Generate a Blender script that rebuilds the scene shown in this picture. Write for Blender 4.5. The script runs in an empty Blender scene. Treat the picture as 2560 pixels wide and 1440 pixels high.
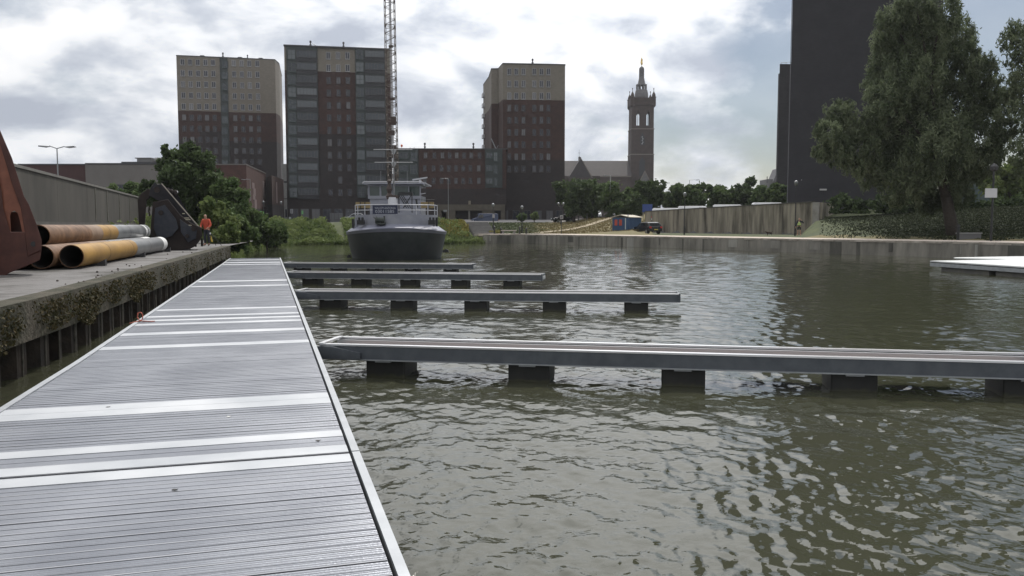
import bpy, bmesh, math, random
import numpy as np
from mathutils import Vector, Matrix
random.seed(7); rng = np.random.default_rng(7)
R = math.radians
C = bpy.context.scene
COL = C.collection
# ------------------------------------------------------------------ camera
F = 2100.0; TH = math.atan(157.5 / F); EYE = 2.1
cd = bpy.data.cameras.new('camera'); cam = bpy.data.objects.new('camera', cd); COL.objects.link(cam)
cam.location = (0, 0, EYE); cam.rotation_euler = (math.pi / 2 - TH, 0, 0)
cd.sensor_width = 36; cd.lens = F / 2560 * 36; cd.clip_start = 0.05; cd.clip_end = 6000
C.camera = cam
# ------------------------------------------------------------------ exposure, world, sun
C.view_settings.view_transform = 'Standard'; C.view_settings.look = 'None'
C.view_settings.exposure = -0.16; C.view_settings.gamma = 1
SUN_EL, SUN_AZ = R(55), R(9)          # azimuth from +Y, clockwise positive (towards +X)
w = bpy.data.worlds.new('World'); C.world = w; w.use_nodes = True
wt = w.node_tree; wt.nodes.clear()
def wn(t, **k):
    n = wt.nodes.new(t)
    for a, b in k.items(): setattr(n, a, b)
    return n
def wl(a, b): wt.links.new(a, b)
def wmath(op, a, b=None, clamp=False):
    n = wn('ShaderNodeMath', operation=op, use_clamp=clamp)
    for i, v in enumerate((a, b)):
        if v is None: continue
        if isinstance(v, (int, float)): n.inputs[i].default_value = v
        else: wl(v, n.inputs[i])
    return n.outputs[0]
sky = wn('ShaderNodeTexSky', sky_type='NISHITA'); sky.sun_disc = False
sky.sun_elevation = SUN_EL; sky.sun_rotation = SUN_AZ; sky.air_density = 1.0; sky.dust_density = 1.2
bg1 = wn('ShaderNodeBackground'); bg1.inputs[1].default_value = 0.075; wl(sky.outputs[0], bg1.inputs[0])
tc = wn('ShaderNodeTexCoord'); sp = wn('ShaderNodeSeparateXYZ'); wl(tc.outputs['Generated'], sp.inputs[0])
zz = wmath('MAXIMUM', sp.outputs[2], 0.0)
cb = wn('ShaderNodeMapping'); cb.inputs['Scale'].default_value = (1, 1, 1.9); wl(tc.outputs['Generated'], cb.inputs[0])
def noise(vec, scale, detail, rough, dist=0.0, off=(0, 0, 0)):
    m = wn('ShaderNodeMapping'); m.inputs['Location'].default_value = off; wl(vec, m.inputs[0])
    n = wn('ShaderNodeTexNoise'); n.inputs['Scale'].default_value = scale; n.inputs['Detail'].default_value = detail
    n.inputs['Roughness'].default_value = rough; n.inputs['Distortion'].default_value = dist
    wl(m.outputs[0], n.inputs['Vector']); return n.outputs[0]
def ramp(v, pts):
    n = wn('ShaderNodeValToRGB'); wl(v, n.inputs[0]); e = n.color_ramp.elements
    while len(e) < len(pts): e.new(0.5)
    for i, (p, c) in enumerate(pts): e[i].position = p; e[i].color = (*c, 1) if len(c) == 3 else c
    return n.outputs[0]
big = noise(cb.outputs[0], 2.1, 2, 0.5, 0.3, (3.1, 1.7, 0.3))
puff = noise(cb.outputs[0], 5.5, 10, 0.56, 0.25, (0.4, 5.2, 1))
puff2 = noise(cb.outputs[0], 5.5, 5, 0.5, 0.25, (0.4, 5.2, 1.05))     # the same field nearer the light: lit tops, grey bases
edge = wmath('SUBTRACT', puff, puff2)
shade = wmath('ADD', wmath('ADD', wmath('MULTIPLY', big, 0.60), wmath('MULTIPLY', puff, 0.62)), wmath('MULTIPLY', edge, 1.25))
# thinner, brighter cloud high up; greyer cloud bases low down
shade = wmath('ADD', shade, wmath('MULTIPLY', wmath('SUBTRACT', zz, 0.11), 0.55))
ccol = ramp(shade, [(0.32, (0.45, 0.49, 0.57)), (0.45, (0.58, 0.62, 0.69)), (0.55, (0.72, 0.75, 0.80)), (0.65, (0.88, 0.90, 0.93)), (0.80, (1.0, 1.0, 1.01))])
bg2 = wn('ShaderNodeBackground'); wl(ccol, bg2.inputs[0])
sdv = Vector((math.sin(SUN_AZ) * math.cos(SUN_EL), math.cos(SUN_AZ) * math.cos(SUN_EL), math.sin(SUN_EL)))
gd = wn('ShaderNodeVectorMath', operation='DOT_PRODUCT'); wl(tc.outputs['Generated'], gd.inputs[0]); gd.inputs[1].default_value = sdv
glow = wmath('POWER', wmath('MAXIMUM', gd.outputs['Value'], 0.0), 5.0)
wl(wmath('ADD', wmath('MULTIPLY', glow, 1.5), 1.06), bg2.inputs[1])
cov = noise(cb.outputs[0], 4.0, 7, 0.55, 0.1, (7.3, 2.2, 0))
# the clear patch stands high in the east-north-east of this sky
dt = wn('ShaderNodeVectorMath', operation='DOT_PRODUCT'); wl(tc.outputs['Generated'], dt.inputs[0])
dv = Vector((0.47, 0.84, 0.25)).normalized(); dt.inputs[1].default_value = dv
hole = wmath('MULTIPLY', wmath('SUBTRACT', dt.outputs['Value'], 0.952), 7.5, False)
hole = wmath('MAXIMUM', hole, 0.0)
cv = wmath('SUBTRACT', cov, hole)
cmask = ramp(cv, [(0.30, (0.12, 0.12, 0.12)), (0.43, (1, 1, 1))])
mx = wn('ShaderNodeMixShader'); wl(cmask, mx.inputs[0]); wl(bg1.outputs[0], mx.inputs[1]); wl(bg2.outputs[0], mx.inputs[2])
wo = wn('ShaderNodeOutputWorld'); wl(mx.outputs[0], wo.inputs[0])
sd = bpy.data.lights.new('sun', 'SUN'); sun = bpy.data.objects.new('sun', sd); COL.objects.link(sun)
sd.energy = 2.9; sd.angle = R(1.2); sd.color = (1.0, 0.95, 0.88)
sdir = Vector((math.sin(SUN_AZ) * math.cos(SUN_EL), math.cos(SUN_AZ) * math.cos(SUN_EL), math.sin(SUN_EL)))
sun.rotation_euler = sdir.to_track_quat('Z', 'Y').to_euler(); sun.location = sdir * 60
C.cycles.max_bounces = 6; C.cycles.transparent_max_bounces = 8; C.cycles.caustics_reflective = False; C.cycles.caustics_refractive = False
C.cycles.sample_clamp_indirect = 5; C.cycles.sample_clamp_direct = 4

# ------------------------------------------------------------------ reading points of the place
def ray(px, py):
    u = (px - 1280) / F; v = (720 - py) / F
    return Vector((u, math.cos(TH) + v * math.sin(TH), -math.sin(TH) + v * math.cos(TH)))
def P(px, py, z=0.0):
    d = ray(px, py); t = (z - EYE) / d.z; return Vector((d.x * t, d.y * t, z))
def Q(px, py, Y):
    d = ray(px, py); t = Y / d.y; return Vector((d.x * t, Y, EYE + d.z * t))
def G(px, Y): q = Q(px, 562.5, Y); return Vector((q.x, q.y))

# ------------------------------------------------------------------ materials
MATS = {}
def mat(name, c1, c2=None, scale=4.0, rough=0.7, metal=0.0, bump=0.0, bscale=None, stretch=(1, 1, 1), lo=0.35, hi=0.65, detail=6, rough2=None, extra=None):
    if name in MATS: return MATS[name]
    m = bpy.data.materials.new(name); m.use_nodes = True; t = m.node_tree; b = t.nodes['Principled BSDF']
    b.inputs['Roughness'].default_value = rough; b.inputs['Metallic'].default_value = metal
    b.inputs['Base Color'].default_value = (*c1, 1)
    tcn = t.nodes.new('ShaderNodeTexCoord'); mp = t.nodes.new('ShaderNodeMapping'); mp.inputs['Scale'].default_value = stretch
    t.links.new(tcn.outputs['Object'], mp.inputs[0])
    if c2 is not None:
        n = t.nodes.new('ShaderNodeTexNoise'); n.inputs['Scale'].default_value = scale; n.inputs['Detail'].default_value = detail
        n.inputs['Roughness'].default_value = 0.62
        t.links.new(mp.outputs[0], n.inputs['Vector'])
        r = t.nodes.new('ShaderNodeValToRGB'); r.color_ramp.elements[0].position = lo; r.color_ramp.elements[1].position = hi
        r.color_ramp.elements[0].color = (*c1, 1); r.color_ramp.elements[1].color = (*c2, 1)
        t.links.new(n.outputs[0], r.inputs[0]); t.links.new(r.outputs[0], b.inputs['Base Color'])
        if rough2 is not None:
            mr = t.nodes.new('ShaderNodeMapRange'); mr.inputs[1].default_value = lo; mr.inputs[2].default_value = hi
            mr.inputs[3].default_value = rough; mr.inputs[4].default_value = rough2
            t.links.new(n.outputs[0], mr.inputs[0]); t.links.new(mr.outputs[0], b.inputs['Roughness'])
    if bump:
        n2 = t.nodes.new('ShaderNodeTexNoise'); n2.inputs['Scale'].default_value = bscale or scale * 3; n2.inputs['Detail'].default_value = 5
        t.links.new(mp.outputs[0], n2.inputs['Vector'])
        bm_ = t.nodes.new('ShaderNodeBump'); bm_.inputs['Strength'].default_value = min(1, bump); bm_.inputs['Distance'].default_value = 0.05 * max(1, bump)
        t.links.new(n2.outputs[0], bm_.inputs['Height']); t.links.new(bm_.outputs[0], b.inputs['Normal'])
    if extra: extra(m, t, b, mp)
    MATS[name] = m; return m
def brick_extra(tint=0.75, sc=1.0, w_=0.5, h_=0.13, mortar=(0.2, 0.19, 0.18)):
    def f(m, t, b, mp):     # brick courses drawn in the wall's own metres
        src = b.inputs['Base Color'].links[0].from_socket if b.inputs['Base Color'].links else None
        geo = t.nodes.new('ShaderNodeNewGeometry'); s1 = t.nodes.new('ShaderNodeSeparateXYZ'); t.links.new(geo.outputs['Position'], s1.inputs[0])
        ad = t.nodes.new('ShaderNodeMath'); ad.operation = 'ADD'; t.links.new(s1.outputs[0], ad.inputs[0]); t.links.new(s1.outputs[1], ad.inputs[1])
        cbn = t.nodes.new('ShaderNodeCombineXYZ'); t.links.new(ad.outputs[0], cbn.inputs[0]); t.links.new(s1.outputs[2], cbn.inputs[1])
        br = t.nodes.new('ShaderNodeTexBrick'); br.inputs['Scale'].default_value = sc; br.inputs['Brick Width'].default_value = w_
        br.inputs['Row Height'].default_value = h_; br.inputs['Mortar Size'].default_value = 0.012; br.inputs['Mortar'].default_value = (*mortar, 1)
        br.inputs['Color1'].default_value = (1, 1, 1, 1); br.inputs['Color2'].default_value = (tint, tint, tint, 1)
        br.inputs['Mortar'].default_value = (0.8, 0.8, 0.8, 1)
        t.links.new(cbn.outputs[0], br.inputs['Vector'])
        mm = t.nodes.new('ShaderNodeMix'); mm.data_type = 'RGBA'; mm.blend_type = 'MULTIPLY'; mm.inputs[0].default_value = 1
        t.links.new(src, mm.inputs[6]); t.links.new(br.outputs[0], mm.inputs[7]); t.links.new(mm.outputs[2], b.inputs['Base Color'])
    return f
cream = mat('cream_brick', (0.19, 0.172, 0.142), (0.225, 0.203, 0.17), 1.2, 0.85, extra=brick_extra(0.85))
redb = mat('red_brick', (0.044, 0.023, 0.019), (0.066, 0.032, 0.025), 0.9, 0.85, extra=brick_extra(0.7))
darkb = mat('dark_brick', (0.022, 0.018, 0.018), (0.033, 0.024, 0.023), 0.9, 0.85, extra=brick_extra(0.8))
blackb = mat('black_brick', (0.018, 0.018, 0.023), (0.026, 0.025, 0.031), 0.5, 0.8, extra=brick_extra(0.8))
greenp = mat('green_panel', (0.014, 0.022, 0.022), (0.021, 0.031, 0.029), 0.6, 0.5)
darkp = mat('dark_panel', (0.010, 0.011, 0.014), (0.018, 0.019, 0.023), 0.6, 0.5)
roofm = mat('roof_edge', (0.05, 0.05, 0.055), rough=0.6)
white = mat('white_paint', (0.55, 0.56, 0.58), (0.47, 0.48, 0.5), 3, 0.5)
whitef = mat('window_frame_white', (0.30, 0.30, 0.31), rough=0.5)
def glass_mat(name, lo, hi, rough=0.12):
    m = bpy.data.materials.new(name); m.use_nodes = True; t = m.node_tree; b = t.nodes['Principled BSDF']
    oi = t.nodes.new('ShaderNodeObjectInfo'); r = t.nodes.new('ShaderNodeValToRGB')
    e = r.color_ramp.elements; e[0].position = 0.0; e[0].color = (*lo, 1); e[1].position = 1.0; e[1].color = (*hi, 1)
    k = e.new(0.55); k.color = (*[l * 1.6 + 0.004 for l in lo], 1); r.color_ramp.interpolation = 'LINEAR'
    t.links.new(oi.outputs['Random'], r.inputs[0]); t.links.new(r.outputs[0], b.inputs['Base Color'])
    b.inputs['Roughness'].default_value = rough; b.inputs['IOR'].default_value = 1.5
    MATS[name] = m; return m
glass = glass_mat('window_glass', (0.012, 0.014, 0.022), (0.15, 0.15, 0.155))
gglass = glass_mat('loggia_glass', (0.022, 0.028, 0.034), (0.13, 0.145, 0.155))
galv = mat('galvanised_steel', (0.30, 0.32, 0.34), (0.38, 0.40, 0.42), 6, 0.42, 0.6, rough2=0.55)
galvd = mat('galvanised_web', (0.075, 0.085, 0.10), (0.105, 0.118, 0.135), 5, 0.5, 0.3)
bright = mat('bright_aluminium', (0.82, 0.83, 0.85), rough=0.3, metal=0.75)
def slime(m, t, b, mp):
    src = b.inputs['Base Color'].links[0].from_socket; geo = t.nodes.new('ShaderNodeNewGeometry'); s1 = t.nodes.new('ShaderNodeSeparateXYZ'); t.links.new(geo.outputs['Position'], s1.inputs[0])
    n = t.nodes.new('ShaderNodeTexNoise'); n.inputs['Scale'].default_value = 9; t.links.new(geo.outputs['Position'], n.inputs['Vector'])
    ad = t.nodes.new('ShaderNodeMath'); ad.operation = 'MULTIPLY_ADD'; t.links.new(n.outputs[0], ad.inputs[0]); ad.inputs[1].default_value = -0.10; t.links.new(s1.outputs[2], ad.inputs[2])
    mr = t.nodes.new('ShaderNodeMapRange'); mr.inputs[1].default_value = -0.035; mr.inputs[2].default_value = 0.0; mr.inputs[3].default_value = 0.7; mr.inputs[4].default_value = 0; t.links.new(ad.outputs[0], mr.inputs[0])
    mm = t.nodes.new('ShaderNodeMix'); mm.data_type = 'RGBA'; t.links.new(mr.outputs[0], mm.inputs[0]); t.links.new(src, mm.inputs[6]); mm.inputs[7].default_value = (0.045, 0.045, 0.022, 1); t.links.new(mm.outputs[2], b.inputs['Base Color'])
blackpl = mat('black_float', (0.008, 0.009, 0.009), (0.018, 0.018, 0.017), 5, 0.55, extra=slime)
wood = mat('brown_wood', (0.04, 0.02, 0.013), (0.085, 0.042, 0.026), 3, 0.4, stretch=(1, 12, 1))
steeld = mat('dark_steel', (0.03, 0.032, 0.036), (0.05, 0.05, 0.052), 6, 0.5, 0.3)
blackm = mat('black_metal', (0.018, 0.019, 0.02), rough=0.45, metal=0.2)
stainpole = mat('grey_pole', (0.25, 0.26, 0.27), rough=0.4, metal=0.6)

# ------------------------------------------------------------------ mesh builder
class MB:
    def __init__(s): s.v = []; s.f = []; s.m = []
    def add(s, vs, fs, mi=0):
        o = len(s.v); s.v += [tuple(v) for v in vs]
        for f in fs: s.f.append([o + i for i in f]); s.m.append(mi)
        return s
    def box(s, x0, y0, z0, x1, y1, z1, mi=0, T=None):
        vs = [Vector((x, y, z)) for z in (z0, z1) for x, y in ((x0, y0), (x1, y0), (x1, y1), (x0, y1))]
        if T: vs = [T(v) for v in vs]
        return s.add(vs, [(3, 2, 1, 0), (4, 5, 6, 7), (0, 1, 5, 4), (1, 2, 6, 5), (2, 3, 7, 6), (3, 0, 4, 7)], mi)
    def prism(s, poly, z0, z1, mi=0, top=None, cap=True):
        n = len(poly); vs = [(p[0], p[1], z0) for p in poly] + [(p[0], p[1], z1) for p in poly]
        s.add(vs, [(i, (i + 1) % n, n + (i + 1) % n, n + i) for i in range(n)], mi)
        if cap: s.add(vs, [tuple(range(n, 2 * n)), tuple(range(n - 1, -1, -1))], mi if top is None else top)
        return s
    def slab(s, pts, d, mi=0):      # closed 3-D outline pushed along vector d
        n = len(pts); d = Vector(d); vs = [Vector(p) for p in pts] + [Vector(p) + d for p in pts]
        return s.add(vs, [tuple(range(n)), tuple(range(2 * n - 1, n - 1, -1))] + [(i, n + i, n + (i + 1) % n, (i + 1) % n) for i in range(n)], mi)
    def tube(s, a, b, r, r2=None, n=8, mi=0, cap=True):
        a = Vector(a); b = Vector(b); r2 = r if r2 is None else r2; d = (b - a)
        if d.length < 1e-6: return s
        d.normalize(); u = d.orthogonal().normalized(); w_ = d.cross(u)
        vs = []
        for p, rr in ((a, r), (b, r2)):
            for i in range(n):
                q = 2 * math.pi * i / n; vs.append(p + (u * math.cos(q) + w_ * math.sin(q)) * rr)
        fs = [(i, (i + 1) % n, n + (i + 1) % n, n + i) for i in range(n)]
        if cap: fs += [tuple(range(n - 1, -1, -1)), tuple(range(n, 2 * n))]
        return s.add(vs, fs, mi)
    def path(s, pts, r, n=6, mi=0):
        for a, b in zip(pts[:-1], pts[1:]): s.tube(a, b, r, n=n, mi=mi)
        return s
    def lathe(s, c, prof, n=12, mi=0, rot=0.0):
        c = Vector(c); vs = []
        for r, z in prof:
            for i in range(n):
                q = rot + 2 * math.pi * i / n; vs.append((c.x + r * math.cos(q), c.y + r * math.sin(q), c.z + z))
        fs = []
        for k in range(len(prof) - 1):
            for i in range(n): fs.append((k * n + i, k * n + (i + 1) % n, (k + 1) * n + (i + 1) % n, (k + 1) * n + i))
        fs += [tuple(range(n - 1, -1, -1)), tuple(range((len(prof) - 1) * n, len(prof) * n))]
        return s.add(vs, fs, mi)
    def build(s, name, mats, parent=None, smooth=False, bevel=0.0):
        me = bpy.data.meshes.new(name)
        o0 = Vector(parent.matrix_basis.translation) if parent else Vector((0, 0, 0))
        p = parent.parent if parent else None
        while p: o0 = o0 + Vector(p.matrix_basis.translation); p = p.parent
        me.from_pydata([Vector(v) - o0 for v in s.v], [], s.f)
        mats = mats if isinstance(mats, (list, tuple)) else [mats]
        for m in mats: me.materials.append(m)
        for pl, mi in zip(me.polygons, s.m): pl.material_index = mi; pl.use_smooth = smooth
        bm = bmesh.new(); bm.from_mesh(me); bmesh.ops.recalc_face_normals(bm, faces=bm.faces); bm.to_mesh(me); bm.free()
        o = bpy.data.objects.new(name, me); COL.objects.link(o)
        if parent: o.parent = parent
        if bevel:
            b = o.modifiers.new('bevel', 'BEVEL'); b.width = bevel; b.segments = 2; b.limit_method = 'ANGLE'
        return o
def tag(o, label=None, cat=None, group=None, kind=None):
    if label: o['label'] = label
    if cat: o['category'] = cat
    if group: o['group'] = group
    if kind: o['kind'] = kind
    return o
def thing(name, label, cat, loc, group=None):
    e = bpy.data.objects.new(name, None); COL.objects.link(e); e.location = loc; e.empty_display_size = 0.3
    return tag(e, label, cat, group)
def copy_tree(o, parent=None):
    c = o.copy(); COL.objects.link(c)
    if parent: c.parent = parent
    for ch in [x for x in o.children]: copy_tree(ch, c)
    return c

# ------------------------------------------------------------------ water and terrain
def water_mat():
    m = bpy.data.materials.new('harbour_water'); m.use_nodes = True; t = m.node_tree; b = t.nodes['Principled BSDF']
    b.inputs['Base Color'].default_value = (0.043, 0.045, 0.029, 1); b.inputs['Roughness'].default_value = 0.03; b.inputs['IOR'].default_value = 1.52
    tcn = t.nodes.new('ShaderNodeTexCoord')
    def nz(sc, det, dist, st, rot=0.0, ro=0.5):
        mp = t.nodes.new('ShaderNodeMapping'); mp.inputs['Scale'].default_value = st; mp.inputs['Rotation'].default_value = (0, 0, rot)
        t.links.new(tcn.outputs['Object'], mp.inputs[0])
        n = t.nodes.new('ShaderNodeTexNoise'); n.inputs['Scale'].default_value = sc; n.inputs['Detail'].default_value = det
        n.inputs['Distortion'].default_value = dist; n.inputs['Roughness'].default_value = ro
        t.links.new(mp.outputs[0], n.inputs['Vector']); return n.outputs[0]
    def mul(a, k):
        n = t.nodes.new('ShaderNodeMath'); n.operation = 'MULTIPLY'; t.links.new(a, n.inputs[0])
        if isinstance(k, float): n.inputs[1].default_value = k
        else: t.links.new(k, n.inputs[1])
        return n.outputs[0]
    def add(a, b_):
        n = t.nodes.new('ShaderNodeMath'); n.operation = 'ADD'; t.links.new(a, n.inputs[0]); t.links.new(b_, n.inputs[1]); return n.outputs[0]
    a1 = nz(1.3, 2, 0.8, (0.75, 1.0, 1), 0.45); a2 = nz(4.2, 2, 0.9, (0.7, 1, 1), -0.35); a3 = nz(10.5, 2, 0.7, (0.7, 1, 1), 0.25); a4 = nz(26, 2, 0.4, (0.8, 1, 1), 0.0)
    def rng_(src, lo, hi, a, b_):
        mr = t.nodes.new('ShaderNodeMapRange'); mr.inputs[1].default_value = lo; mr.inputs[2].default_value = hi; mr.inputs[3].default_value = a; mr.inputs[4].default_value = b_
        t.links.new(src, mr.inputs[0]); return mr.outputs[0]
    p1 = rng_(nz(0.16, 2, 0.3, (1, 1, 1), 0.0), 0.38, 0.62, 0.35, 1.25); p2 = rng_(nz(0.31, 2, 0.3, (1, 1, 1), 1.0), 0.38, 0.62, 0.5, 1.3)
    h = add(mul(mul(a2, 0.010), p2), mul(add(mul(a3, 0.0048), mul(a4, 0.0009)), p1))
    bp = t.nodes.new('ShaderNodeBump'); bp.inputs['Strength'].default_value = 1.0; bp.inputs['Distance'].default_value = 1.0
    t.links.new(h, bp.inputs['Height']); t.links.new(bp.outputs[0], b.inputs['Normal'])
    return m
def water_sheet():
    """real wavelets: a sum of short wind waves, resolved finely near the jetty and coarser far off"""
    r = 1.8 * np.exp(np.arange(0, 1500) * 0.0031); r = r[r < 130]; th = np.arange(R(-44), R(44), 0.0026)
    RR, TT_ = np.meshgrid(r, th, indexing='ij'); X = RR * np.sin(TT_); Y = RR * np.cos(TT_); Z = np.zeros_like(X)
    g2_ = np.random.default_rng(11)
    def slow(k, ph): return 0.5 + 0.5 * np.sin(k * X + 1.7 * np.sin(k * .8 * Y + ph) + ph) * np.sin(k * 1.1 * Y + 1.3 * np.sin(k * .7 * X) + 2 * ph)
    pa, pb = slow(0.35, 0.4), slow(0.8, 2.1)
    for k in range(120):
        lam = 0.085 * (1.15 / 0.085) ** g2_.random(); a = g2_.normal() * 0.95 + (0.5 if k % 3 else 2.4); kx, ky = math.cos(a) * 2 * math.pi / lam, math.sin(a) * 2 * math.pi / lam
        sl = 0.0138 if lam < 0.4 else 0.0078; amp = sl * lam / (2 * math.pi) * 1.41
        fade = np.clip((lam / (RR * 0.0031) - 2.4) / 2.4, 0, 1); mod = 1.0 if lam > 0.5 else (0.45 + 0.9 * (pa if k % 2 else pb))
        wob = 0.35 * np.sin(X * 1.3 / lam * .3 + k) + 0.35 * np.sin(Y * 1.1 / lam * .3 + 2 * k)
        ph = kx * X + ky * Y + g2_.random() * 6.28 + wob * 2
        Z += amp * fade * mod * (np.sin(ph) + 0.22 * np.cos(2 * ph))
    n0, n1 = X.shape; V = np.stack([X.ravel(), Y.ravel(), Z.ravel()], 1); I = np.arange(n0 * n1).reshape(n0, n1)
    Fq = np.stack([I[:-1, :-1], I[:-1, 1:], I[1:, 1:], I[1:, :-1]], -1).reshape(-1, 4)[:, ::-1]
    base = len(V); V = np.concatenate([V, np.array([(-150, -80, -.07), (260, -80, -.07), (260, 125, -.07), (-150, 125, -.07)])]); Fq = np.concatenate([Fq, np.array([[base, base + 1, base + 2, base + 3]])])
    me = bpy.data.meshes.new('water'); me.vertices.add(len(V)); me.loops.add(Fq.size); me.polygons.add(len(Fq))
    me.vertices.foreach_set('co', V.astype(np.float32).ravel()); me.loops.foreach_set('vertex_index', Fq.astype(np.int32).ravel())
    me.polygons.foreach_set('loop_start', np.arange(0, Fq.size, 4, dtype=np.int32)); me.polygons.foreach_set('loop_total', np.full(len(Fq), 4, np.int32))
    me.update(calc_edges=True); me.polygons.foreach_set('use_smooth', np.ones(len(Fq), bool)); me.materials.append(water_mat())
    o = bpy.data.objects.new('water', me); COL.objects.link(o); return o
tag(water_sheet(), kind='structure', label='rippled murky harbour water', cat='water')
grass = mat('grass', (0.026, 0.038, 0.013), (0.075, 0.088, 0.03), 0.9, 0.95, bump=1.0, bscale=5, detail=12, lo=.3, hi=.72)
drygrass = mat('dry_grass', (0.17, 0.135, 0.06), (0.10, 0.10, 0.04), 0.5, 0.95, bump=1.0, bscale=5, detail=12, lo=.3, hi=.75)
asphalt = mat('asphalt', (0.055, 0.055, 0.058), (0.075, 0.075, 0.078), 2, 0.9)
dirt = mat('riverbed', (0.05, 0.045, 0.03), rough=1)
tag(MB().add([(-2500, -300, -1.6), (2500, -300, -1.6), (2500, 4500, -1.6), (-2500, 4500, -1.6)], [(0, 1, 2, 3)]).build('ground', dirt), kind='structure')
tag(MB().add([(-2500, 200, 2.25), (2500, 200, 2.25), (2500, 4500, 2.25), (-2500, 4500, 2.25)], [(0, 1, 2, 3)]).build('land', asphalt), kind='structure')
Wpts = [Vector((-14.6, 43.5)), Vector((-18.6, 57)), Vector((-23.3, 77)), Vector((-23.5, 89.4)), Vector((-18, 92.3)), Vector((-7.2, 95.3)), Vector((-3.2, 97.3)),
        Vector((1.5, 98.9)), Vector((16.3, 73.8)), Vector((28.2, 53.9)), Vector((60, -20))]
WP = np.array([(p.x, p.y) for p in Wpts])
def sdist(X, Y):
    X = np.asarray(X, float); Y = np.asarray(Y, float); best = np.full(X.shape, 1e9); sg = np.zeros(X.shape); idx = np.zeros(X.shape, int)
    for i in range(len(WP) - 1):
        a = WP[i]; b = WP[i + 1]; d = b - a; L2 = d @ d
        t = np.clip(((X - a[0]) * d[0] + (Y - a[1]) * d[1]) / L2, 0, 1)
        qx = X - a[0] - t * d[0]; qy = Y - a[1] - t * d[1]; q = np.hypot(qx, qy)
        cr = d[0] * (Y - a[1]) - d[1] * (X - a[0])
        up = q < best - 1e-6; best = np.where(up, q, best); sg = np.where(up, np.sign(cr), sg); idx = np.where(up, i, idx)
    return best * sg, idx
WL = G(1612, 126); WR = G(2030, 97)     # retaining wall ends
def sm(t): t = np.clip(t, 0, 1); return t * t * (3 - 2 * t)
def height(X, Y):
    X = np.asarray(X, float); Y = np.asarray(Y, float); s, idx = sdist(X, Y)
    px = 1280 + F * X / np.maximum(Y, 5)
    zl = -0.5 + 2.9 * sm((s + 1.2) / 11.0)
    k = 0.03 + 0.03 * sm((px - 1400) / 140)
    zr = 0.98 + np.clip((s - 6.0) * k, 0, 2.3)
    yw = WL.y + (WR.y - WL.y) * (X - WL.x) / (WR.x - WL.x)
    zw = 0.98 + 3.1 * sm((Y - yw - 2.4) / 1.6)
    tw = sm((px - 1600) / 18)
    zr = np.where(px > 1606, zw, zr)
    zr2 = 0.98 + np.clip((s - 7.5) * 0.085, 0, 3.2)
    zr = np.where(px > 2034, zr2, zr)
    zr = np.where(s < 1.2, -0.8, zr)
    zz_ = np.where(idx <= 5, zl, zr)
    return zz_, s, idx, px
def terrain():
    st = 1.6; xs = np.arange(-110, 190, st); ys = np.arange(40, 215, st)
    GX, GY = np.meshgrid(xs, ys); Z, S, I, PX = height(GX, GY)
    Z = Z + np.where((I <= 5) & (S > 0), (rng.random(Z.shape) - 0.5) * 0.18, 0)
    ny, nx = GX.shape; vs = np.stack([GX.ravel(), GY.ravel(), Z.ravel()], 1); idf = lambda j, i: j * nx + i
    fs = []; ms = []
    for j in range(ny - 1):
        for i in range(nx - 1):
            s4 = S[j:j + 2, i:i + 2].max()
            if s4 < -2.5: continue
            x, y, s, p, k = GX[j, i], GY[j, i], S[j, i], PX[j, i], I[j, i]
            mi = 0
            if k > 5 and s < 55 and 1330 < p < 1612: mi = 1
            if k > 5 and p > 1606 and s < 9: mi = 1
            if y > 158 and p < 1500: mi = 2
            if p > 1606 and p < 2034 and s > 26: mi = 2
            if k <= 5 and s > 14: mi = 2
            fs.append((idf(j, i), idf(j, i + 1), idf(j + 1, i + 1), idf(j + 1, i))); ms.append(mi)
    b = MB(); b.v = [tuple(v) for v in vs]; b.f = [list(f) for f in fs]; b.m = ms
    return b.build('terrain', [grass, drygrass, asphalt], smooth=True)
tag(terrain(), kind='structure')
HZ = lambda x, y: float(height(np.array([x]), np.array([y]))[0][0])
# right quay: wall thing, promenade
stone = mat('quay_concrete', (0.07, 0.067, 0.057), (0.30, 0.285, 0.25), 0.9, 0.85, bump=0.5, stretch=(1, 1, 0.22), lo=0.3, hi=0.72, detail=9)
quay = Wpts[6:]
def offset(pts, d):
    out = []
    for i, p in enumerate(pts):
        a = pts[max(i - 1, 0)]; b = pts[min(i + 1, len(pts) - 1)]; t = (b - a).normalized(); out.append(p + Vector((-t.y, t.x)) * d)
    return out
qi = offset(quay, 0.55); qo = offset(quay, 5.4)
def strip(a, b, z0, z1, mi=0, mb=None):
    mb = mb or MB()
    for i in range(len(a) - 1): mb.prism([a[i], a[i + 1], b[i + 1], b[i]], z0, z1, mi)
    return mb
qw = thing('quay_wall', 'long stained concrete quay wall across the harbour under the pinkish path', 'quay wall', (16, 74, 0))
strip(quay, qi, -1.2, 0.96).build('wall', stone, qw)
cop = MB()
for i in range(len(quay) - 1):
    a, b = quay[i], quay[i + 1]; L = (b - a).length; d = (b - a) / L; nrm = Vector((-d.y, d.x)); s = 0.0
    while s < L:
        e = min(L, s + random.uniform(0.5, 1.1)); pr = random.uniform(-0.03, 0.07)
        q = [a + d * (s + 0.01) - nrm * pr, a + d * (e - 0.01) - nrm * pr, a + d * (e - 0.01) + nrm * 0.5, a + d * (s + 0.01) + nrm * 0.5]
        cop.prism(q, 0.90, 1.03 + random.uniform(-0.012, 0.02)); s = e
cop.build('coping', mat('coping_stone', (0.2, 0.18, 0.15), (0.40, 0.365, 0.32), 1.2, 0.85), qw)
pj = MB()
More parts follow.
